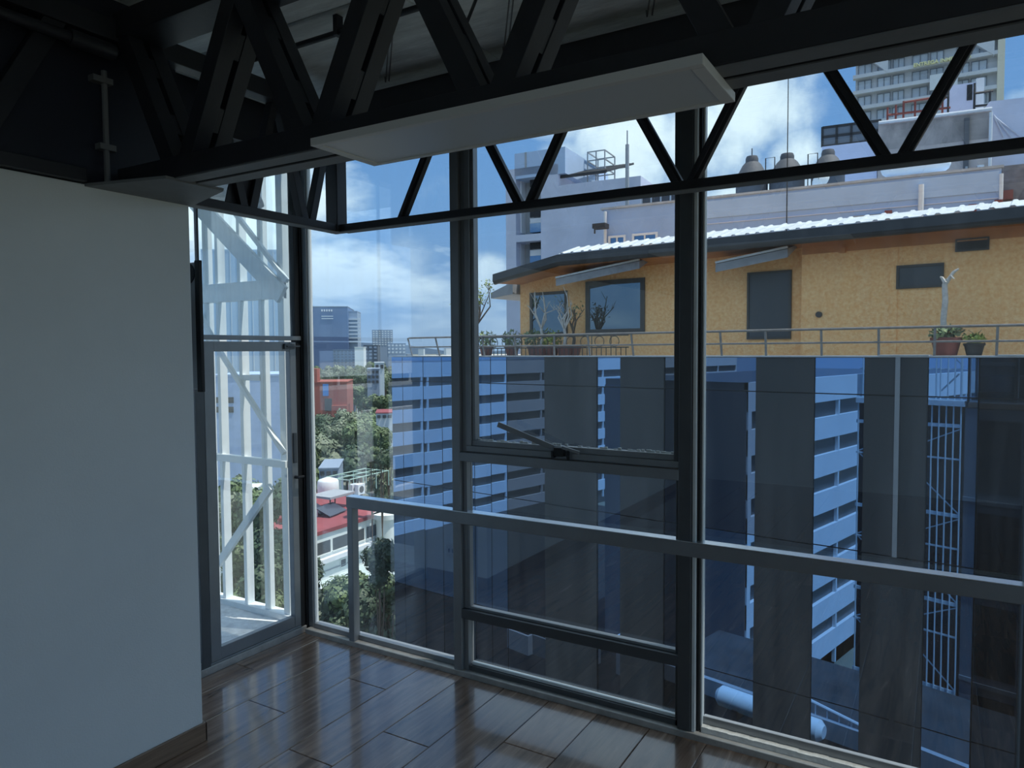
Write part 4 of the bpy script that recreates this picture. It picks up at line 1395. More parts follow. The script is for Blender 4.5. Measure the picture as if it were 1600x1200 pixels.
for (ua, ub, va, vb, mt_) in ((806, 815, 274, 364, PALEG), (806, 814, 379, 415, PALEG), (828, 845, 279, 290, BLACK), (828, 845, 328, 340, BLACK), (828, 845, 340, 348, PALEG), (828, 845, 349, 362, DGLASS), (828, 845, 377, 390, BLACK), (828, 845, 390, 399, PALEG), (828, 845, 400, 415, DGLASS)):
    a_, z1_ = FWB.px(ua, va, .5)
    b_, z0_ = FWB.px(ub, vb, .5)
    B(a_, b_, .5, .99, z0_, z1_, FWB).build('window' if mt_ is DGLASS else ('opening' if mt_ is BLACK else 'balcony_front'), mt_, wbb)
# pergola
gp0, gp1 = FWB.px(874, 272, 1)[0], FWB.px(955, 272, 1)[0]
zg_ = FWB.px(905, 262, 1.0)[1]
for i in range(16):
    s_ = gp0 + (gp1 - gp0) * i / 15
    MB().bar(FWB.w(s_, 0.3, zg_ - .5), FWB.w(s_, 4.4, zg_ + .75), .07, .10).build('pergola_slat', IRON, wbb)
for dd in (.3, 3.5):
    MB().bar(FWB.w(gp0, dd, zg_ - .52 + (dd > 1) * .95), FWB.w(gp1, dd, zg_ - .52 + (dd > 1) * .95), .10, .12).build('pergola_beam', IRON, wbb)
B(gp0, gp0 + .12, .3, .45, zp_, zg_ - .4, FWB).build('pergola_post', PALEG, wbb)
B(gp0 + .3, gp0 + 2.2, 2.5, 5, zp_ - .2, zg_ - .5, FWB).build('roof_room', PALEG, wbb)
ca, cz1 = FWB.px(918, 238, 2.5)
cb, cz0 = FWB.px(945, 262, 2.5)
cg = MB()
for (s_, d_) in ((ca, 2.5), (cb, 2.5), (ca, 4.0), (cb, 4.0), ((ca + cb) / 2, 2.5)):
    cg.bar(FWB.w(s_, d_, cz0 - .6), FWB.w(s_, d_, cz1), .05, .05)
for zz in (cz1, (cz0 + cz1) / 2, cz0):
    for (p_, q_) in (((ca, 2.5), (cb, 2.5)), ((ca, 4.0), (cb, 4.0)), ((ca, 2.5), (ca, 4.0)), ((cb, 2.5), (cb, 4.0))):
        cg.bar(FWB.w(p_[0], p_[1], zz), FWB.w(q_[0], q_[1], zz), .05, .05)
cg.build('roof_cage', GREYC, wbb)
am = root('antenna_mast', FWB.w(FWB.px(980, 300)[0], -.6, 8), 'grey antenna mast in front of the apartment block, thin spike on top', 'mast')
s_, z_ = FWB.px(980, 330, -.6)
z1_ = FWB.px(980, 226, -.6)[1]
MB().tube([FWB.w(s_, -.6, z_ - 6), FWB.w(s_, -.6, z1_)], .09, 8).build('pole', GREYC, am, smooth=True)
MB().tube([FWB.w(s_, -.6, z1_), FWB.w(s_, -.6, FWB.px(980, 204, -.6)[1])], .03, 6).build('spike', GREYC, am)
gh = root('roof_shed', FL.w(FL.px(1026, 312, 5)[0], 5, 7), 'dark glazed roof shed beside the second mullion, behind the lavender wall', 'shed')
a_, z1_ = FL.px(1003, 303, 4)
b_, z0_ = FL.px(1048, 318, 4)
B(a_, b_ + .8, 4, 7, 6.5, z1_, FL).build('walls', mat('shed_dark', (.05, .05, .06), .5), gh)
for k in range(4):
    s_ = a_ + (b_ - a_) * k / 3
    B(s_ - .03, s_ + .03, 3.95, 4.0, 6.9, z1_, FL).build('glazing_bar', GREYC, gh)
# small roof box on the lavender wall left end
a_, z1_ = FL.px(921, 348, -1)
b_, z0_ = FL.px(941, 353.5, -1)
cbx = root('wall_cabinet', FL.w(a_, -.5, z0_), 'small dark cabinet fixed to the apartment block wall beside the white downpipe', 'cabinet')
B(a_, b_, -.75, -.35, z0_, z1_, FL).build('case', IRON, cbx)
MB().tube([FL.w((a_ + b_) / 2, -1.1, z0_), FL.w((a_ + b_) / 2, -1.1, z0_ - .25)], .03, 6).build('cable', IRON, cbx)

# brown stained block, glazed roof screen, roof room, right lavender block
FBR = frame_of(1372, 195, 1547, 173, 11.5)
br = root('stained_block', FBR.w(3, 3, -25), 'tall grey brown block with black water stains under its white roof pipe', 'building')
s0_, s1_ = FBR.px(1372, 230)[0], FBR.px(1548, 230)[0]
B(s0_, s1_, 0, 6, -25, 11.5, FBR).build('wall', STAINED, br)
DIRT = mat('black_water_stain', (0.08, 0.08, 0.085), 0.95, 0, color2=(0.50, 0.45, 0.43), scale=0.9, stretch=(1, 1, .45))
B(s0_ + .1, s1_ - .1, -.012, 0, 11.5 - 1.1, 11.45, FBR).build('stain_band', DIRT, br)
MB().tube([FBR.w(s0_, -.1, 11.55), FBR.w(s1_, -.1, 11.55)], .07, 8).build('roof_pipe', PALEG, br)
s_ = FBR.px(1509.5, 230)[0]
B(s_ - .09, s_ + .09, -.12, 0, 2, 11.3, FBR).build('dark_strip', mat('slate_strip', (.10, .105, .12), .7), br)
s_ = FBR.px(1546.5, 230)[0]
MB().tube([FBR.w(s_, -.12, -2), FBR.w(s_, -.12, 11.4)], .06, 8).build('downpipe', PALEG, br)
B(FBR.px(1507, 270)[0], FBR.px(1511, 270)[0], -.25, 0, 0, FBR.px(1509, 262)[1], FBR).build('flue', GREYC, br)
B(FBR.px(1526, 270)[0], FBR.px(1536, 270)[0], -.25, 0, 0, FBR.px(1509, 262)[1], FBR).build('flue', PALEG, br)
ga, gz1 = FBR.px(1285, 205, .4)
gb_, _ = FBR.px(1377, 205, .4)
gz0 = FBR.px(1330, 224, .4)[1]
gz1 = FBR.px(1330, 194, .4)[1]
gs = root('roof_screen', FBR.w(ga, .4, gz0), 'dark framed glazed balustrade on the lavender roof left of the stained block', 'screen')
for k in range(4):
    a_, b_ = ga + (gb_ - ga) * k / 4, ga + (gb_ - ga) * (k + 1) / 4
    for (za, zb) in ((gz0, (gz0 + gz1) / 2), ((gz0 + gz1) / 2, gz1)):
        B(a_ + .04, b_ - .04, .4, .43, za + .04, zb - .04, FBR).build('pane', mat('smoked_glass', (.13, .16, .20), .3), gs)
    B(a_ - .05, a_ + .05, .36, .48, gz0, gz1 + .03, FBR).build('post', IRON, gs)
for zz in (gz0, (gz0 + gz1) / 2, gz1):
    B(ga, gb_, .36, .48, zz - .05, zz + .05, FBR).build('bar', IRON, gs)
lv2 = root('lavender_terrace', FBR.w(ga, 1, -25), 'lavender terrace wall under the glazed roof screen', 'building')
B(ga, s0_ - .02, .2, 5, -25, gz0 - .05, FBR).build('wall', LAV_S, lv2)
# roof room on the stained block
FRR = Frame(FBR.w(0, 4.0, 0), math.atan2(FBR.a[1], FBR.a[0]))
rrm = root('roof_room', FRR.w(8, 2, 11.5), 'small lavender roof room with a dark slot window on top of the stained block', 'shed')
a_, z1_ = FRR.px(1483, 134)
b_, z0_ = FRR.px(1524, 165)
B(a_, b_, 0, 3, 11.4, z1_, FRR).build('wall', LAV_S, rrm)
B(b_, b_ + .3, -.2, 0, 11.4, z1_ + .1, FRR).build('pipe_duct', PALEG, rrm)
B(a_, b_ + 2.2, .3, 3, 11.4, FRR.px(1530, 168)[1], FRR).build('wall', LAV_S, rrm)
c_, zc1 = FRR.px(1511, 133)
d_, zc0 = FRR.px(1519, 156)
B(c_, d_, -.03, 0.02, zc0, zc1, FRR).build('slot_window', BLACK, rrm)
B(FRR.px(1385, 170)[0], a_, 0, .4, 11.4, FRR.px(1440, 183)[1], FRR).build('low_wall', LAV_S, rrm)
rr2 = root('roof_railing', FBR.w(1, 2.5, 11.5), 'rusty railings and pipes on the roof edge of the stained block', 'railing')
FR2 = Frame(FBR.w(0, 2.4, 0), math.atan2(FBR.a[1], FBR.a[0]))
for (u, v0_, v1_) in ((1387, 168, 176), (1400, 164, 176), (1412, 158, 174), (1430, 158, 172), (1455, 150, 168), (1473, 146, 168), (1482, 140, 166), (1523, 130, 168), (1547, 142, 164)):
    s_, z1_ = FR2.px(u, v0_)
    MB().tube([FR2.w(s_, 0, 11.4), FR2.w(s_, 0, z1_)], .05, 6).build('post', RUST if u < 1480 else IRON, rr2)
for (ua, va, ub, vb) in ((1385, 180, 1485, 168), (1412, 160, 1455, 153), (1460, 166, 1478, 152), (1523, 146, 1552, 142), (1523, 166, 1553, 163), (1482, 152, 1455, 152)):
    p_, q_ = FR2.px(ua, va), FR2.px(ub, vb)
    MB().tube([FR2.w(p_[0], 0, p_[1]), FR2.w(q_[0], 0, q_[1])], .05, 6).build('bar', RUST if ua < 1480 else IRON, rr2)
FRL = frame_of(1549, 155, 1600, 149, 12.2)
rlb = root('lavender_block', FRL.w(3, 3, -25), 'plain lavender block at the right edge beside the stained block', 'building')
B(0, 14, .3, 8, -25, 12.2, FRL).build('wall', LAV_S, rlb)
for (ua, va, ub, vb) in ((1553, 182, 1600, 218), (1553, 180, 1580, 215), (1553, 181, 1568, 214)):
    p_, q_ = FRL.px(ua, va, .25), FRL.px(ub, vb, .25)
    MB().tube([FRL.w(p_[0], .25, p_[1]), FRL.w(q_[0], .25, q_[1])], .03, 5).build('cable', LAV_D, rlb)

# residential tower with sign
TWZ = 56.0
FT = frame_of(1337, 122.5, 1564, 82.5, TWZ)
tw = root('residential_tower', FT.w(14, 8, -25), 'tall grey residential tower with slab bands and large yellow letters across its upper floors', 'building')
T0, T1 = 0.0, FT.px(1564, 100)[0]
FLH = (TWZ - FT.px(1337, 147)[1])
TWALL = mat('tower_concrete', (0.50, 0.52, 0.56), 0.8, 0, var=0.08, scale=.2)
TSLAB = mat('tower_slab_edge', (0.62, 0.65, 0.70), 0.8, 0, var=0.06, scale=.2)
TGL = mat('tower_glass', (0.44, 0.50, 0.58), 0.3, 0, var=.2, scale=.15)
TFR = mat('tower_window_frame', (0.15, 0.17, 0.20), 0.5)
ztop_ = TWZ + FLH * 2.6
B(T0, T1, 0, 18, -25, ztop_, FT).build('wall', TWALL, tw)
for k in range(-2, 8):
    zz = TWZ - k * FLH
    B(T0 - .4, T1 + .4, -1.2, 0, zz - .45, zz + .25, FT).build('slab_band', TSLAB, tw)
cols = [(1341, 1362), (1371, 1392), (1395, 1413), (1425, 1450), (1453, 1474), (1494, 1514), (1517, 1542)]
for k in range(-2, 6):
    for ci, (ua, ub) in enumerate(cols):
        a_, b_ = FT.px(ua, 120)[0], FT.px(ub, 120)[0]
        z0_ = TWZ - (k + 1) * FLH + .3
        z1_ = z0_ + FLH * .66
        mbw = MB()
        fw = .12
        for (p_, q_, r_, t_) in ((a_, b_, z1_ - fw, z1_), (a_, b_, z0_, z0_ + fw), (a_, a_ + fw, z0_, z1_), (b_ - fw, b_, z0_, z1_), ((a_ + b_) / 2 - .06, (a_ + b_) / 2 + .06, z0_, z1_)):
            mbw.box(p_, q_, -.2, .02, r_, t_, FT)
        wo_ = mbw.build('window', TFR, tw)
        B(a_ + fw, b_ - fw, -.1, 0.01, z0_ + fw, z1_ - fw, FT).build('pane', TGL, wo_)
B(T1 - .6, T1 + .5, -1.3, 18, -25, ztop_, FT).build('sunlit_edge', mat('sunlit_side', (.74, .70, .58), .8), tw)  # cream colour stands for sun on the right side of the tower
a_, z1_ = FT.px(1453, 124)
b_, z0_ = FT.px(1496, 134)
B(a_, b_, -1.5, -1.25, z0_ - .5, z1_ + .3, FT).build('pale_sheet', PALEG, tw)
for (u0_, v0_, u1_, v1_) in ((1358, 103, 1388, 117), (1518, 78, 1553, 90)):
    p_, q_ = FT.px(u0_, v0_), FT.px(u1_, v1_)
    MB().poly([FT.w(p_[0], -1.3, p_[1] + 1), FT.w(q_[0], -1.3, p_[1] + 1.5), FT.w(q_[0], -1.3, q_[1]), FT.w(p_[0], -.1, p_[1] + 1), FT.w(q_[0], -.1, p_[1] + 1.5), FT.w(q_[0], -.1, q_[1])],
              [(0, 1, 2), (5, 4, 3), (0, 3, 4, 1), (1, 4, 5, 2), (2, 5, 3, 0)]).build('sloping_fin', TSLAB, tw)
fc = bpy.data.curves.new('sign_letters', 'FONT')
fc.body = 'ENTREGA INMEDIATA'
fc.extrude = 0.15
fc.offset = 0.02
sgn_s0, sgn_z0 = FT.px(1427, 104.5, -1.4)
sgn_s1, sgn_z1 = FT.px(1517, 90, -1.4)
fc.size = 1.0
fo = bpy.data.objects.new('sign_letters', fc)
COL.objects.link(fo)
bpy.context.view_layer.update()
wid = fo.dimensions.x
fc.size = (sgn_s1 - sgn_s0) / max(wid, .01)
fc.materials.append(mat('yellow_letters', (0.95, 0.90, 0.50), 0.6))
bpy.context.view_layer.update()
fme = bpy.data.meshes.new_from_object(fo.evaluated_get(bpy.context.evaluated_depsgraph_get()))
bpy.data.objects.remove(fo)
fme.name = 'sign_letters'
fo = bpy.data.objects.new('sign_letters', fme)
COL.objects.link(fo)
fo.parent = tw
ang = math.atan2(FT.a[1], FT.a[0])
fo.rotation_euler = (math.pi / 2, 0, ang)
zsl = TWZ + .3
fo.location = Vector(FT.w(sgn_s0, -1.45, (sgn_z0 + sgn_z1) / 2)) - tw.location
fo['label'] = 'yellow capital letters'

# ================================================================== WHAT THE MIRROR GLASS SHOWS: BANDED TOWERS BEHIND US, PODIUM ROOFS BELOW
BANDW = mat('white_band_render', (0.78, 0.82, 0.86), 0.8, 0, var=0.05, scale=.6)
BGL = mat('band_window_dark', (0.07, 0.08, 0.09), 0.3)


def banded(name, label, xf, ya, yb, ztop, n, depth, seg):
    b = root(name, (xf - depth / 2, (ya + yb) / 2, -25), label, 'building')
    B(xf - depth, xf - .3, ya, yb, -25, ztop, WORLD).build('core', BGL, b)
    y0, y1 = min(ya, yb), max(ya, yb)
    z = ztop
    for k in range(n):
        h = 1.75 if k else 2.0
        B(xf - .3, xf, y0, y1, z - h, z).build('band', BANDW, b)
        z -= h
        yy = y0
        while yy < y1:
            B(xf - .3, xf - .02, yy, yy + .25, z - 1.25, z).build('pier', BANDW, b)
            yy += seg
        z -= 1.25
    B(xf - .3, xf + .02, y1 - .5, y1, -25, ztop).build('corner_pier', BANDW, b)
    B(xf - depth, xf - .1, y1, y1 + .1, -25, ztop - .5).build('end_wall', mat('shaded_end_wall', (.10, .11, .13), .8), b)  # end face coloured dark to stand for its shade
    return b


banded('banded_tower', 'white banded office tower mirrored in the glass facade right of the second mullion', -15.3, -16.8, -54.0, -0.40, 8, 12, 7.0)
banded('banded_tower', 'white banded office tower mirrored in the left end of the glass facade', -70.0, -24.0, -120.0, 0.3, 8, 14, 8.0)
hl = root('added_dark_hall', (-40, -25, -25), 'added low hall with a black roof, darkening the mirrored ground', 'building')  # hall added so the mirror shows dark in place of sunlit ground
B(-69.5, -15.6, -60, -3.5, -25, -22.5).build('walls', GREYC, hl)
B(-69.5, -15.6, -60, -3.5, -22.5, -22.4).build('roof', mat('added_hall_black', (.025, .027, .03), .9, 0, var=.3, scale=.3), hl)
pod = root('podium_roof', (3, 4, -25), 'low podium roofs at the foot of our building, seen only mirrored', 'building')
DKROOF = mat('grey_roof_felt', (0.05, 0.055, 0.06), 0.9, 0, var=0.4, scale=1)
B(-8, 12, 0.2, 6.0, -25, -10.5).build('slab', DKROOF, pod)
B(-8, 12, 5.8, 6.0, -10.5, -9.9).build('parapet', GREYC, pod)


def mirrored_at(u, v, z):
    """real place of a thing standing at height z that is seen by way of the mirror facade"""
    p = on_z(u, v, z)
    return mirror_pt(p)


q = mirrored_at(1152, 1095, -9.9)
g2 = root('gas_tank', (q[0], q[1], -10.5), 'white gas tank on the podium roof, mirrored low in the glass at the second mullion', 'tank')
MB().tube([(q[0] - .75, q[1], -9.95), (q[0] - .6, q[1], -9.95), (q[0] + 2.7, q[1], -9.95), (q[0] + 2.85, q[1], -9.95)], [.2, .34, .34, .2], 18).build('shell', GASW, g2, smooth=True)
for dx in (0, 2):
    B(q[0] + dx - .1, q[0] + dx + .1, q[1] - .3, q[1] + .3, -10.5, -10.2).build('foot', IRON, g2)
for i, (u, v, w_, h_, mt_) in enumerate(((900, 1030, 1.6, 1.0, GREYC), (820, 1010, 1.2, .8, PALEG), (990, 1050, 1.0, 1.5, PALEG), (855, 1018, .9, .8, GREYC))):
    q = mirrored_at(u, v, -10.4)
    o = B(q[0] - w_ / 2, q[0] + w_ / 2, q[1] - .5, q[1] + .5, -10.5, -10.5 + h_)
    un = root('roof_unit', (q[0], q[1], -10.5), ('broad grey roof unit mirrored low in the middle bay', 'low pale roof unit mirrored beside the left mullion', 'tall pale roof unit mirrored near the second mullion', 'small grey roof unit mirrored in the middle bay')[i], 'roof unit')
    o.build('casing', mt_, un)
    B(q[0] - w_ / 2 + .1, q[0] + w_ / 2 - .1, q[1] - .4, q[1] + .4, -10.5 + h_, -10.46 + h_).build('lid', IRON, un)
q = mirrored_at(1310, 1155, -10.4)
srl = root('stair_railing', (q[0], q[1], -10.5), 'pale stair railing on the podium roof, mirrored at the bottom right', 'railing')
MB().tube([(q[0] - 1.5, q[1], -9.4), (q[0] + 1.5, q[1], -9.9)], .05, 6).build('handrail', PALEG, srl)
for k in range(9):
    xx = q[0] - 1.5 + k * .375
    MB().tube([(xx, q[1], -10.5), (xx, q[1], -9.4 - k * .0625)], .025, 5).build('baluster', PALEG, srl)

# ================================================================== GROUND, TREES, CITY
GROUND = mat('far_ground', (0.19, 0.20, 0.16), 0.95, 0, var=0.35, scale=0.05)
gz = -25.0
g_ = B(-4000, 4000, -600, 6000, gz - 2, gz).build('ground', GROUND, kind='structure')
g_['label'] = 'dark green ground far below'
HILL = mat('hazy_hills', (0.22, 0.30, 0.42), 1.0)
mbh = MB()
rgh = random.Random(2)
hp = []
for k in range(41):
    an = math.radians(-95 + k * 4)
    R_ = 5200
    hp.append((CAM[0] + R_ * math.sin(an), CAM[1] + R_ * math.cos(an), 1.9 + 35 + 45 * math.sin(k * .7) + 25 * math.sin(k * 1.9 + 1) + rgh.uniform(-8, 8)))
for k in range(40):
    a_, b_ = hp[k], hp[k + 1]
    mbh.poly([(a_[0], a_[1], gz), (b_[0], b_[1], gz), b_, a_, (a_[0] * 1.12, a_[1] * 1.12, gz), (b_[0] * 1.12, b_[1] * 1.12, gz)], [(0, 1, 2, 3), (3, 2, 5, 4)])
h_ = mbh.build('hills', HILL, kind='structure')

# tree prototypes: crown of leaf cards round a lumpy core, and a forked trunk
LEAFM = [mat('tree_leaf_olive', (0.115, 0.165, 0.072), 0.6, 0, var=0.45, scale=.8, rnd=.25),
         mat('tree_leaf_deep', (0.060, 0.098, 0.052), 0.6, 0, var=0.45, scale=.8, rnd=.25),
         mat('tree_leaf_grey', (0.16, 0.20, 0.13), 0.6, 0, var=0.4, scale=.8, rnd=.25)]


def crown_mesh(seed, tall, material, n, leaf):
    rg = random.Random(seed)
    lobes = []
    for i in range(11):
        an = rg.uniform(0, 6.28)
        rr = rg.uniform(0, .62)
        lobes.append((np.array([rr * math.cos(an), rr * math.sin(an), rg.uniform(-.45, .62) * tall]), rg.uniform(.34, .52)))
    mb = MB()
    for c, r in lobes:
        for _ in range(n // 11):
            v = np.array([rg.gauss(0, 1) for _ in range(3)])
            v /= np.linalg.norm(v)
            p = c + v * r * rg.uniform(.82, 1.08)
            a = np.array([rg.gauss(0, 1) for _ in range(3)])
            a -= v * (a @ v) * .6
            a /= np.linalg.norm(a)
            b = np.cross(a, v)
            b /= np.linalg.norm(b) + 1e-9
            s = leaf * rg.uniform(.6, 1.4)
            mb.poly([p - a * s, p + b * s * .6, p + a * s, p - b * s * .6], [(0, 1, 2, 3)])
        k = len(mb.v)
        ico = [(0, 0, 1), (0.894, 0, .447), (.276, .851, .447), (-.724, .526, .447), (-.724, -.526, .447), (.276, -.851, .447), (.724, .526, -.447), (-.276, .851, -.447), (-.894, 0, -.447), (-.276, -.851, -.447), (.724, -.526, -.447), (0, 0, -1)]
        mb.poly([c + np.array(q_) * r * .86 for q_ in ico], [(0, 1, 2), (0, 2, 3), (0, 3, 4), (0, 4, 5), (0, 5, 1), (1, 6, 2), (2, 7, 3), (3, 8, 4), (4, 9, 5), (5, 10, 1), (6, 7, 2), (7, 8, 3), (8, 9, 4), (9, 10, 5), (10, 6, 1), (11, 7, 6), (11, 8, 7), (11, 9, 8), (11, 10, 9), (11, 6, 10)])
    me = bpy.data.meshes.new('crown')
    me.from_pydata(mb.v, [], mb.f)
    me.materials.append(material)
    return me


CROWNS = [crown_mesh(1, .8, LEAFM[0], 2600, .085), crown_mesh(2, .85, LEAFM[1], 2600, .085), crown_mesh(3, .75, LEAFM[2], 2600, .085), crown_mesh(4, 1.9, LEAFM[1], 2600, .085)]
mbt = MB()
mbt.tube([(0, 0, 0), (.01, 0, .45), (0, .01, .8), (0, 0, 1.0)], [.045, .035, .03, .012], 7)
for (dx, dy) in ((.18, .05), (-.15, .12), (.02, -.2)):
    mbt.tube([(0, 0, .6), (dx * .6, dy * .6, .8), (dx, dy, .98)], [.025, .018, .008], 6)
TRUNK = bpy.data.meshes.new('trunk')
TRUNK.from_pydata(mbt.v, [], mbt.f)
TRUNK.materials.append(BARK)


def tree(x, y, ztop, rad, kind, label, group=None, rot=0.0, zb=None):
    tall = 1.9 if kind == 3 else .8
    zb = gz if zb is None else zb
    t = root('tree', (x, y, zb), label, 'tree', group)
    c = bpy.data.objects.new('crown', CROWNS[kind])
    COL.objects.link(c)
    c.parent = t
    c.scale = (rad, rad, rad)
    c.rotation_euler = (0, 0, rot)
    c.location = (0, 0, ztop - zb - rad * (tall * .62 + .42))
    k = bpy.data.objects.new('trunk', TRUNK)
    COL.objects.link(k)
    k.parent = t
    h = max(c.location.z, 1.0)
    tw_ = min(h * .6, rad * 1.6)
    k.scale = (tw_, tw_, h * 1.05)
    return t


# ------------------------------------------------------------------ red roofed white building
RW = mat('white_render', (0.74, 0.80, 0.78), 0.8, 0, var=0.06, scale=.6)
RED = mat('red_roof_paint', (0.27, 0.065, 0.075), 0.85, 0, var=0.2, scale=.5)
FRB = frame_of(485, 834, 600, 798, -12.0)
rb_ = root('white_building', FRB.w(5, 5, gz), 'long white building with a flat red roof beyond the corner of the glass', 'building')
s1_ = FRB.px(640, 800)[0]
s0_ = FRB.px(488, 834)[0]
B(s0_, s1_, 0, 12.5, gz, -12.25, FRB).build('wall', RW, rb_)
B(s0_, s1_, .25, 12.5, -12.25, -12.1, FRB).build('roof', RED, rb_)
B(s0_, s1_, -.15, .25, -12.3, -12.0, FRB).build('parapet', RED, rb_)
zw1, zw0 = FRB.px(515, 843)[1], FRB.px(515, 862)[1]
zl = FRB.px(515, 868)[1]
for (ua, ub) in ((481, 487), (493, 516), (520, 545), (552, 569), (573, 593), (597, 606), (611, 630)):
    a_, b_ = FRB.px(ua, 850)[0], FRB.px(ub, 850)[0]
    o = B(a_ - .1, b_ + .1, -.10, 0.02, zw0 - .1, zw0, FRB).build('window', RW, rb_)
    B(a_, b_, -.03, 0.02, zw0, zw1, FRB).build('pane', BGL, o)
B(s0_, s1_, -.45, 0, zl - .35, zl, FRB).build('ledge', PALEG, rb_)
for k in range(1, 5):
    B(s0_, s1_, -.06, 0, zl - .4 - k * .75, zl - .34 - k * .75, FRB).build('groove', GREYC, rb_)
window(rb_, FRB, 531, 872, 541, 886, 0, BGL, RW, .08)
zcn = FRB.px(510, 905)[1]
mbc = MB().hexa([FRB.w(s0_, -5, zcn - 1.6), FRB.w(s0_ + 16, -5, zcn - 1.6), FRB.w(s0_ + 16, 0, zcn - .1), FRB.w(s0_, 0, zcn - .1),
                 FRB.w(s0_, -5, zcn - 1.5), FRB.w(s0_ + 16, -5, zcn - 1.5), FRB.w(s0_ + 16, 0, zcn), FRB.w(s0_, 0, zcn)])
cnp = mbc.build('glass_canopy', mat('pale_green_sheet', (.52, .62, .62), .4), rb_)
for k in range(8):
    MB().bar(FRB.w(s0_ + k * 2.2, -5, zcn - 1.48), FRB.w(s0_ + k * 2.2, 0, zcn + .03), .14, .08).build('canopy_bar', PALEG, cnp)


def roofpt(u, v, z=-12.1):
    return on_z(u, v, z)


p = roofpt(603, 835)
cyl = root('round_pier', (p[0], p[1], gz), 'round white ribbed pier at the right end of the white building', 'column')
s_, z_ = FRB.px(603, 820, -.7)
c = FRB.w(s_, -.7, 0)
MB().tube([(c[0], c[1], gz), (c[0], c[1], -12.4)], .85, 20).build('shaft', RW, cyl, smooth=True)
MB().tube([(c[0], c[1], -12.4), (c[0], c[1], -12.0)], [1.1, 1.1], 20).build('cap', RW, cyl, smooth=True)
p = roofpt(513, 774)
t_ = root('roof_tank', p, 'round white water tank on the red roof', 'water tank')
MB().lathe([(1.0, 0), (1.05, .8), (1.0, 1.4), (.9, 1.55), (.3, 1.75)], p, 16).build('shell', GASW, t_, smooth=True)
p = roofpt(520, 793)
t_ = root('roof_shelter', p, 'grey flat topped shelter on the red roof', 'shed')
Fp = Frame(p, math.atan2(FRB.a[1], FRB.a[0]))
B(-1.6, 1.6, -1.2, 1.2, p[2] + 1.1, p[2] + 1.3, Fp).build('roof', GREYC, t_)
for (a_, b_) in ((-1.5, -1.1), (1.5, -1.1), (-1.5, 1.1), (1.5, 1.1)):
    MB().tube([Fp.w(a_, b_, p[2]), Fp.w(a_, b_, p[2] + 1.1)], .06, 6).build('post', IRON, t_)
for i, u in enumerate((553, 562)):
    p = roofpt(u, 772)
    Fp = Frame(p, math.atan2(FRB.a[1], FRB.a[0]))
    t_ = root('air_conditioner', p, ('left', 'right')[i] + ' one of two white air conditioner boxes on the red roof', 'air conditioner')
    B(-.5, .5, -.25, .25, p[2], p[2] + 1.0, Fp).build('casing', PALEG, t_)
    MB().tube([Fp.w(0, -.25, p[2] + .5), Fp.w(0, -.27, p[2] + .5)], .33, 14).build('fan_grille', IRON, t_)
for i, (u, v) in enumerate(((498, 803), (512, 806), (524, 801))):
    p = roofpt(u, v)
    Fp = Frame(p, math.atan2(FRB.a[1], FRB.a[0]) + .15)
    t_ = root('solar_panel', p, ('left', 'middle', 'right')[i] + ' one of three tilted dark solar panels on the red roof', 'solar panel')
    MB().hexa([Fp.w(-.7, -.7, p[2] + .1), Fp.w(.7, -.7, p[2] + .1), Fp.w(.7, .7, p[2] + .7), Fp.w(-.7, .7, p[2] + .7),
               Fp.w(-.7, -.7, p[2] + .16), Fp.w(.7, -.7, p[2] + .16), Fp.w(.7, .7, p[2] + .76), Fp.w(-.7, .7, p[2] + .76)]).build('panel', mat('solar_glass', (.06, .07, .10), .2), t_)
    MB().bar(Fp.w(-.6, .6, p[2]), Fp.w(-.6, .6, p[2] + .7), .06, .06).bar(Fp.w(.6, .6, p[2]), Fp.w(.6, .6, p[2] + .7), .06, .06).build('leg', PALEG, t_)
p = roofpt(560, 764)
Fp = Frame(p, math.atan2(FRB.a[1], FRB.a[0]))
t_ = root('roof_pergola', p, 'pale green pergola frame at the back of the red roof', 'pergola')
GREENP = mat('pale_green_paint', (.42, .58, .50), .6)
for a_ in (-3, -1, 1, 3):
    MB().bar(Fp.w(a_, -1.5, p[2] + 1.5), Fp.w(a_, 1.5, p[2] + 1.5), .09, .09).build('rafter', GREENP, t_)
    for b_ in (-1.5, 1.5):
        MB().tube([Fp.w(a_, b_, p[2]), Fp.w(a_, b_, p[2] + 1.5)], .05, 6).build('post', GREENP, t_)
for b_ in (-1.5, 0, 1.5):
    MB().bar(Fp.w(-3, b_, p[2] + 1.56), Fp.w(3, b_, p[2] + 1.56), .09, .09).build('beam', GREENP, t_)


# ------------------------------------------------------------------ city blocks further off
FOOT = [(FRB, s0_, s1_, 12.5)]


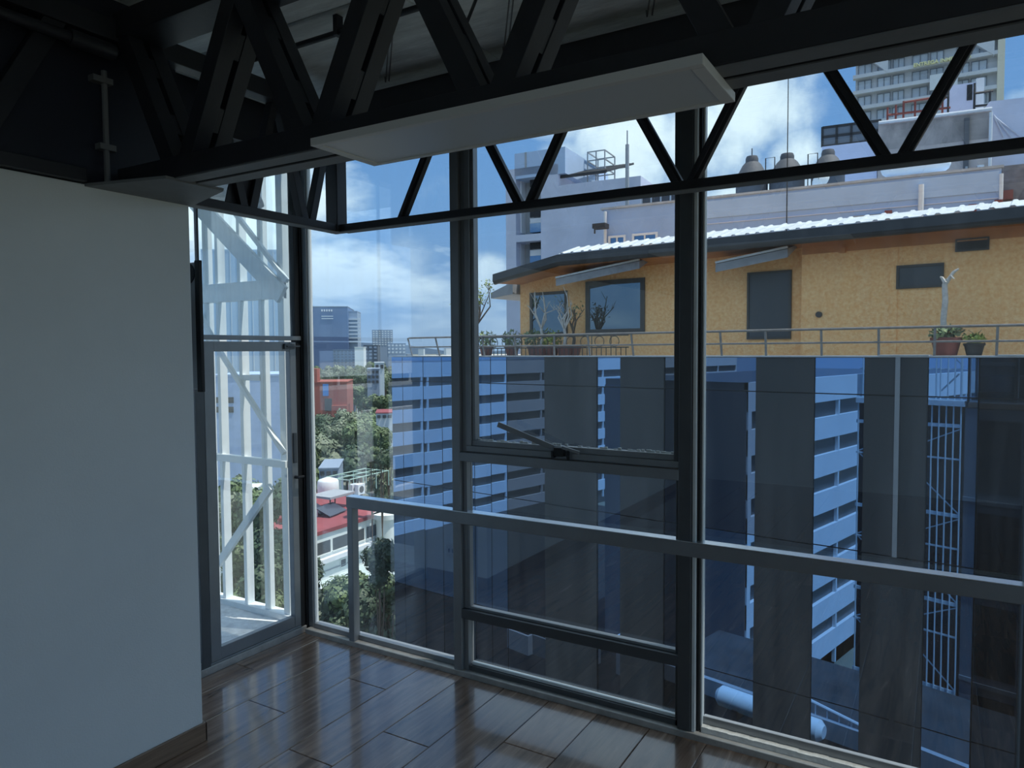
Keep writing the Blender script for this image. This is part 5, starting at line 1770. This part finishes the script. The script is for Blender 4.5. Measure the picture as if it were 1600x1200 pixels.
def city(name, label, u0, u1, vtop, vbot, depth, wall, skew=0.0, rows=0, cols_=0, winm=None, dd=12, extra=None, group=None, side=None):
    """a block standing at a real distance; windows are boxes set in its front"""
    vd_ = ray((u0 + u1) / 2, 545)
    p = CAM + vd_ * depth
    ang_ = math.atan2(RC[0][1], RC[0][0]) + skew
    F = Frame(p, ang_)
    a, _ = F.px(u0, 545)
    b, _ = F.px(u1, 545)
    zt = F.px((u0 + u1) / 2, vtop)[1]
    zb = F.px((u0 + u1) / 2, vbot)[1]
    FOOT.append((F, a, b, dd))
    r = root(name, F.w((a + b) / 2, dd / 2, gz), label, 'building', group)
    B(a, b, 0, dd, gz, zt, F).build('wall', wall, r)
    B(a - .1, b + .1, -.1, dd + .1, zt, zt + (zt - zb) * .015 + .15, F).build('roof', side or wall, r)
    if rows:
        hh = (zt - zb) / rows
        ww = (b - a) / cols_
        for i in range(rows):
            for j in range(cols_):
                B(a + ww * (j + .2), a + ww * (j + .8), -.25, .05, zt - hh * (i + .78), zt - hh * (i + .25), F).build('window', winm or BGL, r)
    if extra:
        extra(r, F, a, b, zt, zb)
    return r


BLUEG = mirror_mat('dark_blue_glass', (0.20, 0.28, 0.42), 0.0)
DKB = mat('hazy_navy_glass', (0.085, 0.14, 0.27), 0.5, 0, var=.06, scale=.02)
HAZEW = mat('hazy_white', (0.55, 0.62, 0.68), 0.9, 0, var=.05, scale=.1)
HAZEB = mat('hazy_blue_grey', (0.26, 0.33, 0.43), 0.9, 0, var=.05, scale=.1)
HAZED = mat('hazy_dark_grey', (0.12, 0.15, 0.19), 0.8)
BRICK = mat('brick_red', (0.34, 0.11, 0.085), 0.85, 0, var=.12, scale=.5)


def sign_marks(r, F, a, b, zt, zb):
    w = b - a
    for k in range(5):
        x_ = a + w * (.64 + k * .033)
        B(x_, x_ + w * .018, -.4, 0, zt - (zt - zb) * .10, zt - (zt - zb) * .055, F).build('sign_letter', PALEG, r)
    for k in range(2):
        B(a + w * .64, a + w * .80, -.4, 0, zt - (zt - zb) * (.225 + .055 * k), zt - (zt - zb) * (.205 + .055 * k), F).build('sign_strip', HAZEW, r)


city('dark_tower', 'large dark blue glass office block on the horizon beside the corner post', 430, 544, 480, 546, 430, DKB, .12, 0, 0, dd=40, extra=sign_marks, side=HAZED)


def slabs(r, F, a, b, zt, zb):
    for k in range(7):
        z = zt - (zt - zb) * (.22 + k * .11)
        B(a - .5, b + 1.5, -1.5, 0, z - .5, z + .4, F).build('slab_band', HAZEW, r)


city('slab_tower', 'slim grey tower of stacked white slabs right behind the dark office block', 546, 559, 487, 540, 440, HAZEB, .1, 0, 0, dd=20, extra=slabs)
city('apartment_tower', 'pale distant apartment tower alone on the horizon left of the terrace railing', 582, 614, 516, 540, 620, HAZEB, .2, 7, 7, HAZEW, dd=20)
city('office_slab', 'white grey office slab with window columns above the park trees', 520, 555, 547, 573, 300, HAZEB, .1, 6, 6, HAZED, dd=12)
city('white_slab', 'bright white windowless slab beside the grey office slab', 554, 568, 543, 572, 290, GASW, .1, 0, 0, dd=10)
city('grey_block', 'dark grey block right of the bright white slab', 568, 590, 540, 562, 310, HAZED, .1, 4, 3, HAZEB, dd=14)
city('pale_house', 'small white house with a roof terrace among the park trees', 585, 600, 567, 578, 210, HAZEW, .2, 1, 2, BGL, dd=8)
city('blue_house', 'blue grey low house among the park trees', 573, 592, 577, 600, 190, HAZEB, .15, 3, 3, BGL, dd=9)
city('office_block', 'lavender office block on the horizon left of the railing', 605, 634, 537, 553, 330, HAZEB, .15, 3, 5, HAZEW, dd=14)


def redextra(r, F, a, b, zt, zb):
    w = b - a
    B(a + w * .02, a + w * .26, 0, 5, zt, zt + 3.2, F).build('chimney_block', BRICK, r)
    B(a + w * .40, a + w * .54, -.2, 0, zt - 3.0, zt - .3, F).build('blue_panel', BLUEP, r, label='bright blue panel')
    B(a + w * .44, a + w * .62, -.18, 0, zt - 6.5, zt - 3.6, F).build('window', BGL, r)
    B(a + w * .62, a + w * 1.0, -1, 6, gz, zt - 5.2, F).build('low_wing', BRICK, r)


city('brick_building', 'brick red building with a bright blue panel below the dark office block', 478, 541, 598, 636, 165, BRICK, .12, 0, 0, dd=14, extra=redextra)
city('lavender_hall', 'blank lavender side wall seen between the balcony slats', 330, 458, 588, 690, 100, LAV, .1, 0, 0, dd=14,
     extra=lambda r, F, a, b, zt, zb: [B(F.px(u, v)[0] - .35, F.px(u, v)[0] + .35, -.1, 0, F.px(u, v)[1] - .4, F.px(u, v)[1] + .4, F).build('window', BGL, r) for u, v in ((361, 625), (361, 640), (341, 625), (341, 640))])
city('pale_glass_tower', 'pale blue glass tower rising behind the hazy transom light', 318, 452, 393, 560, 260, mat('pale_blue_cladding', (.42, .56, .72), .4, 0, var=.05, scale=.05), .1, 0, 0, dd=30,
     extra=lambda r, F, a, b, zt, zb: [B(a + (b - a) * k / 12 - .12, a + (b - a) * k / 12 + .12, -.2, 0, gz, zt, F).build('cladding_fin', HAZEW, r) for k in range(13)])
# loose city of small houses
rgc = random.Random(23)
HM = [HAZEW, HAZEB, GASW, mat('pale_ochre', (.55, .48, .40), .9), BRICK, HAZED, PALEG]
hv = 549.5
hn = 0
HPOS = []
while hv < 572:
    dep = min(1500, FPX * (1.9 + 14) / (hv - 545.2))
    u = 320 + rgc.uniform(0, 10)
    while u < 720:
        w_ = rgc.uniform(6, 15)
        if not (478 < u < 572 and hv > 552) and rgc.random() < .62:
            hpx = rgc.uniform(3, 8)
            m_ = rgc.choice(HM)
            hq = at_depth(u + w_ / 2, 545, dep)
            hr = (w_ * dep / FPX + dep * .012) * .62
            if any(math.hypot(hq[0] - q_[0], hq[1] - q_[1]) < hr + q_[2] for q_ in HPOS):
                u += w_ + rgc.uniform(0, 8)
                continue
            HPOS.append((hq[0], hq[1], hr))
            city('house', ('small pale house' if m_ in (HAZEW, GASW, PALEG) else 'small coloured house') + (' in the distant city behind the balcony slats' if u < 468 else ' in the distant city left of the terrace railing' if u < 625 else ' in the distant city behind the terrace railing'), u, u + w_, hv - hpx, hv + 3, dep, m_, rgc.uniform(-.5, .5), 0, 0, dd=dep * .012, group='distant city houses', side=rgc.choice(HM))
            hn += 1
        u += w_ + rgc.uniform(0, 8)
    hv += 3.2
for (u0_, u1_, vt, vb, dp, mt_, lab) in ((586, 612, 646, 655, 120, HAZEW, 'small white house with a red tiled roof beside the glass facade'), 
                                         (495, 525, 733, 745, 85, HAZEB, 'long grey shed roof among the near trees'), (336, 372, 806, 826, 62, BRICK, 'red brick house between the balcony slats'),
                                         (362, 380, 780, 800, 66, GASW, 'white house with a red top between the balcony slats'), (430, 452, 812, 830, 58, BRICK, 'red roofed house right of the last balcony slat')):
    city('small_house', lab, u0_, u1_, vt, vb, dp, mt_, .15, 1, 3, BGL, dd=7, side=RED if mt_ in (BRICK, HAZEW) else None)

# ------------------------------------------------------------------ trees
rgt = random.Random(17)
SIZES = ('small far off', 'middle sized', 'large')
KINDS = ('olive green', 'deep green', 'pale grey green')


def clear(p, rad):
    """a free spot: the crown stays off the walls of the town"""
    for F, a, b, dd in FOOT:
        q = np.array([p[0], p[1], 0]) - F.o
        if a - rad * .8 < q @ F.a < b + rad * .8 and -rad * .8 < q @ F.n < dd + rad * .8:
            return False
    return True


def park_label(kd, dep, u):
    size = SIZES[0 if dep > 220 else 1 if dep > 95 else 2]
    place = 'seen between the balcony slats' if u < 468 else 'in the park right of the corner post' if u < 560 else 'in the park beside the glass facade'
    return size + ' ' + KINDS[kd] + ' tree ' + place


# (u, v of the crown top, radius px, crown kind, height of crown top)
near = [(535, 892, 50, 0, -12.0, 'pale green bush left of the short rail post, below the white building', ''),
        (592, 838, 34, 3, -8.0, 'tall narrow dark tree in front of the white building beside the glass facade', ''),
        (568, 905, 52, 1, -11.5, 'dark bush right of the short rail post under the narrow tree', ''),
        (606, 890, 40, 0, -11, 'olive bush hugging the edge of the glass facade', ''),
        (503, 925, 52, 2, -13.5, 'grey green bush low in the corner below the white building', ''),
        (598, 945, 58, 2, -13.5, 'grey green bush at the foot of the glass facade', ''),
        (545, 945, 58, 1, -14.0, 'dark low bush behind the sill beside the rail post', ''),
        (415, 905, 60, 0, -12, 'large olive tree just beyond the balcony slats', ''),
        (455, 860, 50, 1, -11, 'dark tree just beyond the right end of the balcony slats', ''),
        (365, 880, 44, 0, -12, 'green tree beyond the middle balcony slats', ''),
        (340, 905, 40, 2, -13, 'grey green tree beyond the leftmost balcony slats', ''),
        (440, 960, 46, 1, -15, 'dark bush beyond the foot of the balcony screen', ''),
        (448, 742, 44, 1, -6.0, 'tall dark tree filling the gap beside the last balcony slat at rail height', ''),
        (402, 756, 46, 0, -6.8, 'olive tree between the third and fourth balcony slats at rail height', ''),
        (356, 770, 42, 2, -7.4, 'pale tree between the first two balcony slats below the cross rail', ''),
        (425, 815, 48, 1, -9.0, 'dark tree between the last balcony slats below the cross rail', ''),
        (375, 830, 46, 0, -9.6, 'olive tree behind the lower diagonal brace of the balcony screen', ''),
        (597, 664, 26, 0, -8.6, 'round olive tree hiding the foot of the red tiled house', ''),
        (606, 695, 26, 1, -10.6, 'deep green tree against the glass facade above the red roof', ''),
        (578, 594, 15, 0, -6.0, 'small olive tree in front of the blue grey low house', ''),
        (594, 600, 16, 1, -6.5, 'small dark tree right of the blue grey low house', '')]
for i, (u, v, rp_, kd, ztp, lab, _) in enumerate(near):
    p = on_z(u, v, ztp) if v > 600 else at_depth(u, v, 60)
    dep = float(RC[2] @ (p - CAM))
    tree(p[0], p[1], ztp, rp_ * dep / FPX, kd, lab, None, i * 1.3)
SKIP = [(478, 735, 620, 900), (355, 585, 460, 668), (478, 575, 545, 632)]
v = 566.0
while v < 905:
    zc_ = -12.5
    dep0 = FPX * (1.9 - zc_) / (v - 546.0)
    rpx = max(9.0, min(46.0, 5.6 * FPX / dep0 * .8))
    u = 318.0 + rgt.uniform(0, rpx)
    while u < 650:
        uu, vv = u + rgt.uniform(-.3, .3) * rpx, v + rgt.uniform(-.35, .35) * rpx
        ok = not any(a - rpx * .6 < uu < c + rpx * .6 and b - rpx * .3 < vv < d + rpx * .2 for a, b, c, d in SKIP)
        if ok and rgt.random() < .90:
            zt_ = zc_ + rgt.uniform(-2.0, 2.0)
            p = on_z(uu, max(vv, 556), zt_)
            kd = rgt.choice((0, 0, 1, 1, 2, 2))
            dep = float(RC[2] @ (p - CAM))
            rad_ = rpx * dep / FPX * rgt.uniform(.9, 1.3)
            if clear(p, rad_):
                tree(p[0], p[1], zt_, rad_, kd, park_label(kd, dep, uu), 'trees in the park below the window', rgt.uniform(0, 6))
        u += rpx * 1.15
    v += max(7.0, rpx * .62)

for (vt, dep, ua, ub, rp_) in ((568, 285, 470, 612, 13), (574, 255, 478, 620, 15), (582, 225, 540, 620, 17), (594, 195, 545, 622, 20), (612, 172, 548, 620, 22), (640, 150, 480, 618, 26), (660, 132, 478, 586, 28), (664, 108, 582, 612, 22)):
    u = ua + rgt.uniform(0, rp_)
    while u < ub:
        p = at_depth(u, vt + rgt.uniform(-4, 5), dep * rgt.uniform(.96, 1.04))
        kd = rgt.choice((0, 0, 1, 2, 2))
        rad_ = rp_ * dep / FPX * rgt.uniform(.9, 1.2)
        if clear(p, rad_):
            tree(p[0], p[1], p[2], rad_, kd, park_label(kd, dep, u), 'trees in the park below the window', rgt.uniform(0, 6))
        u += rp_ * 1.25
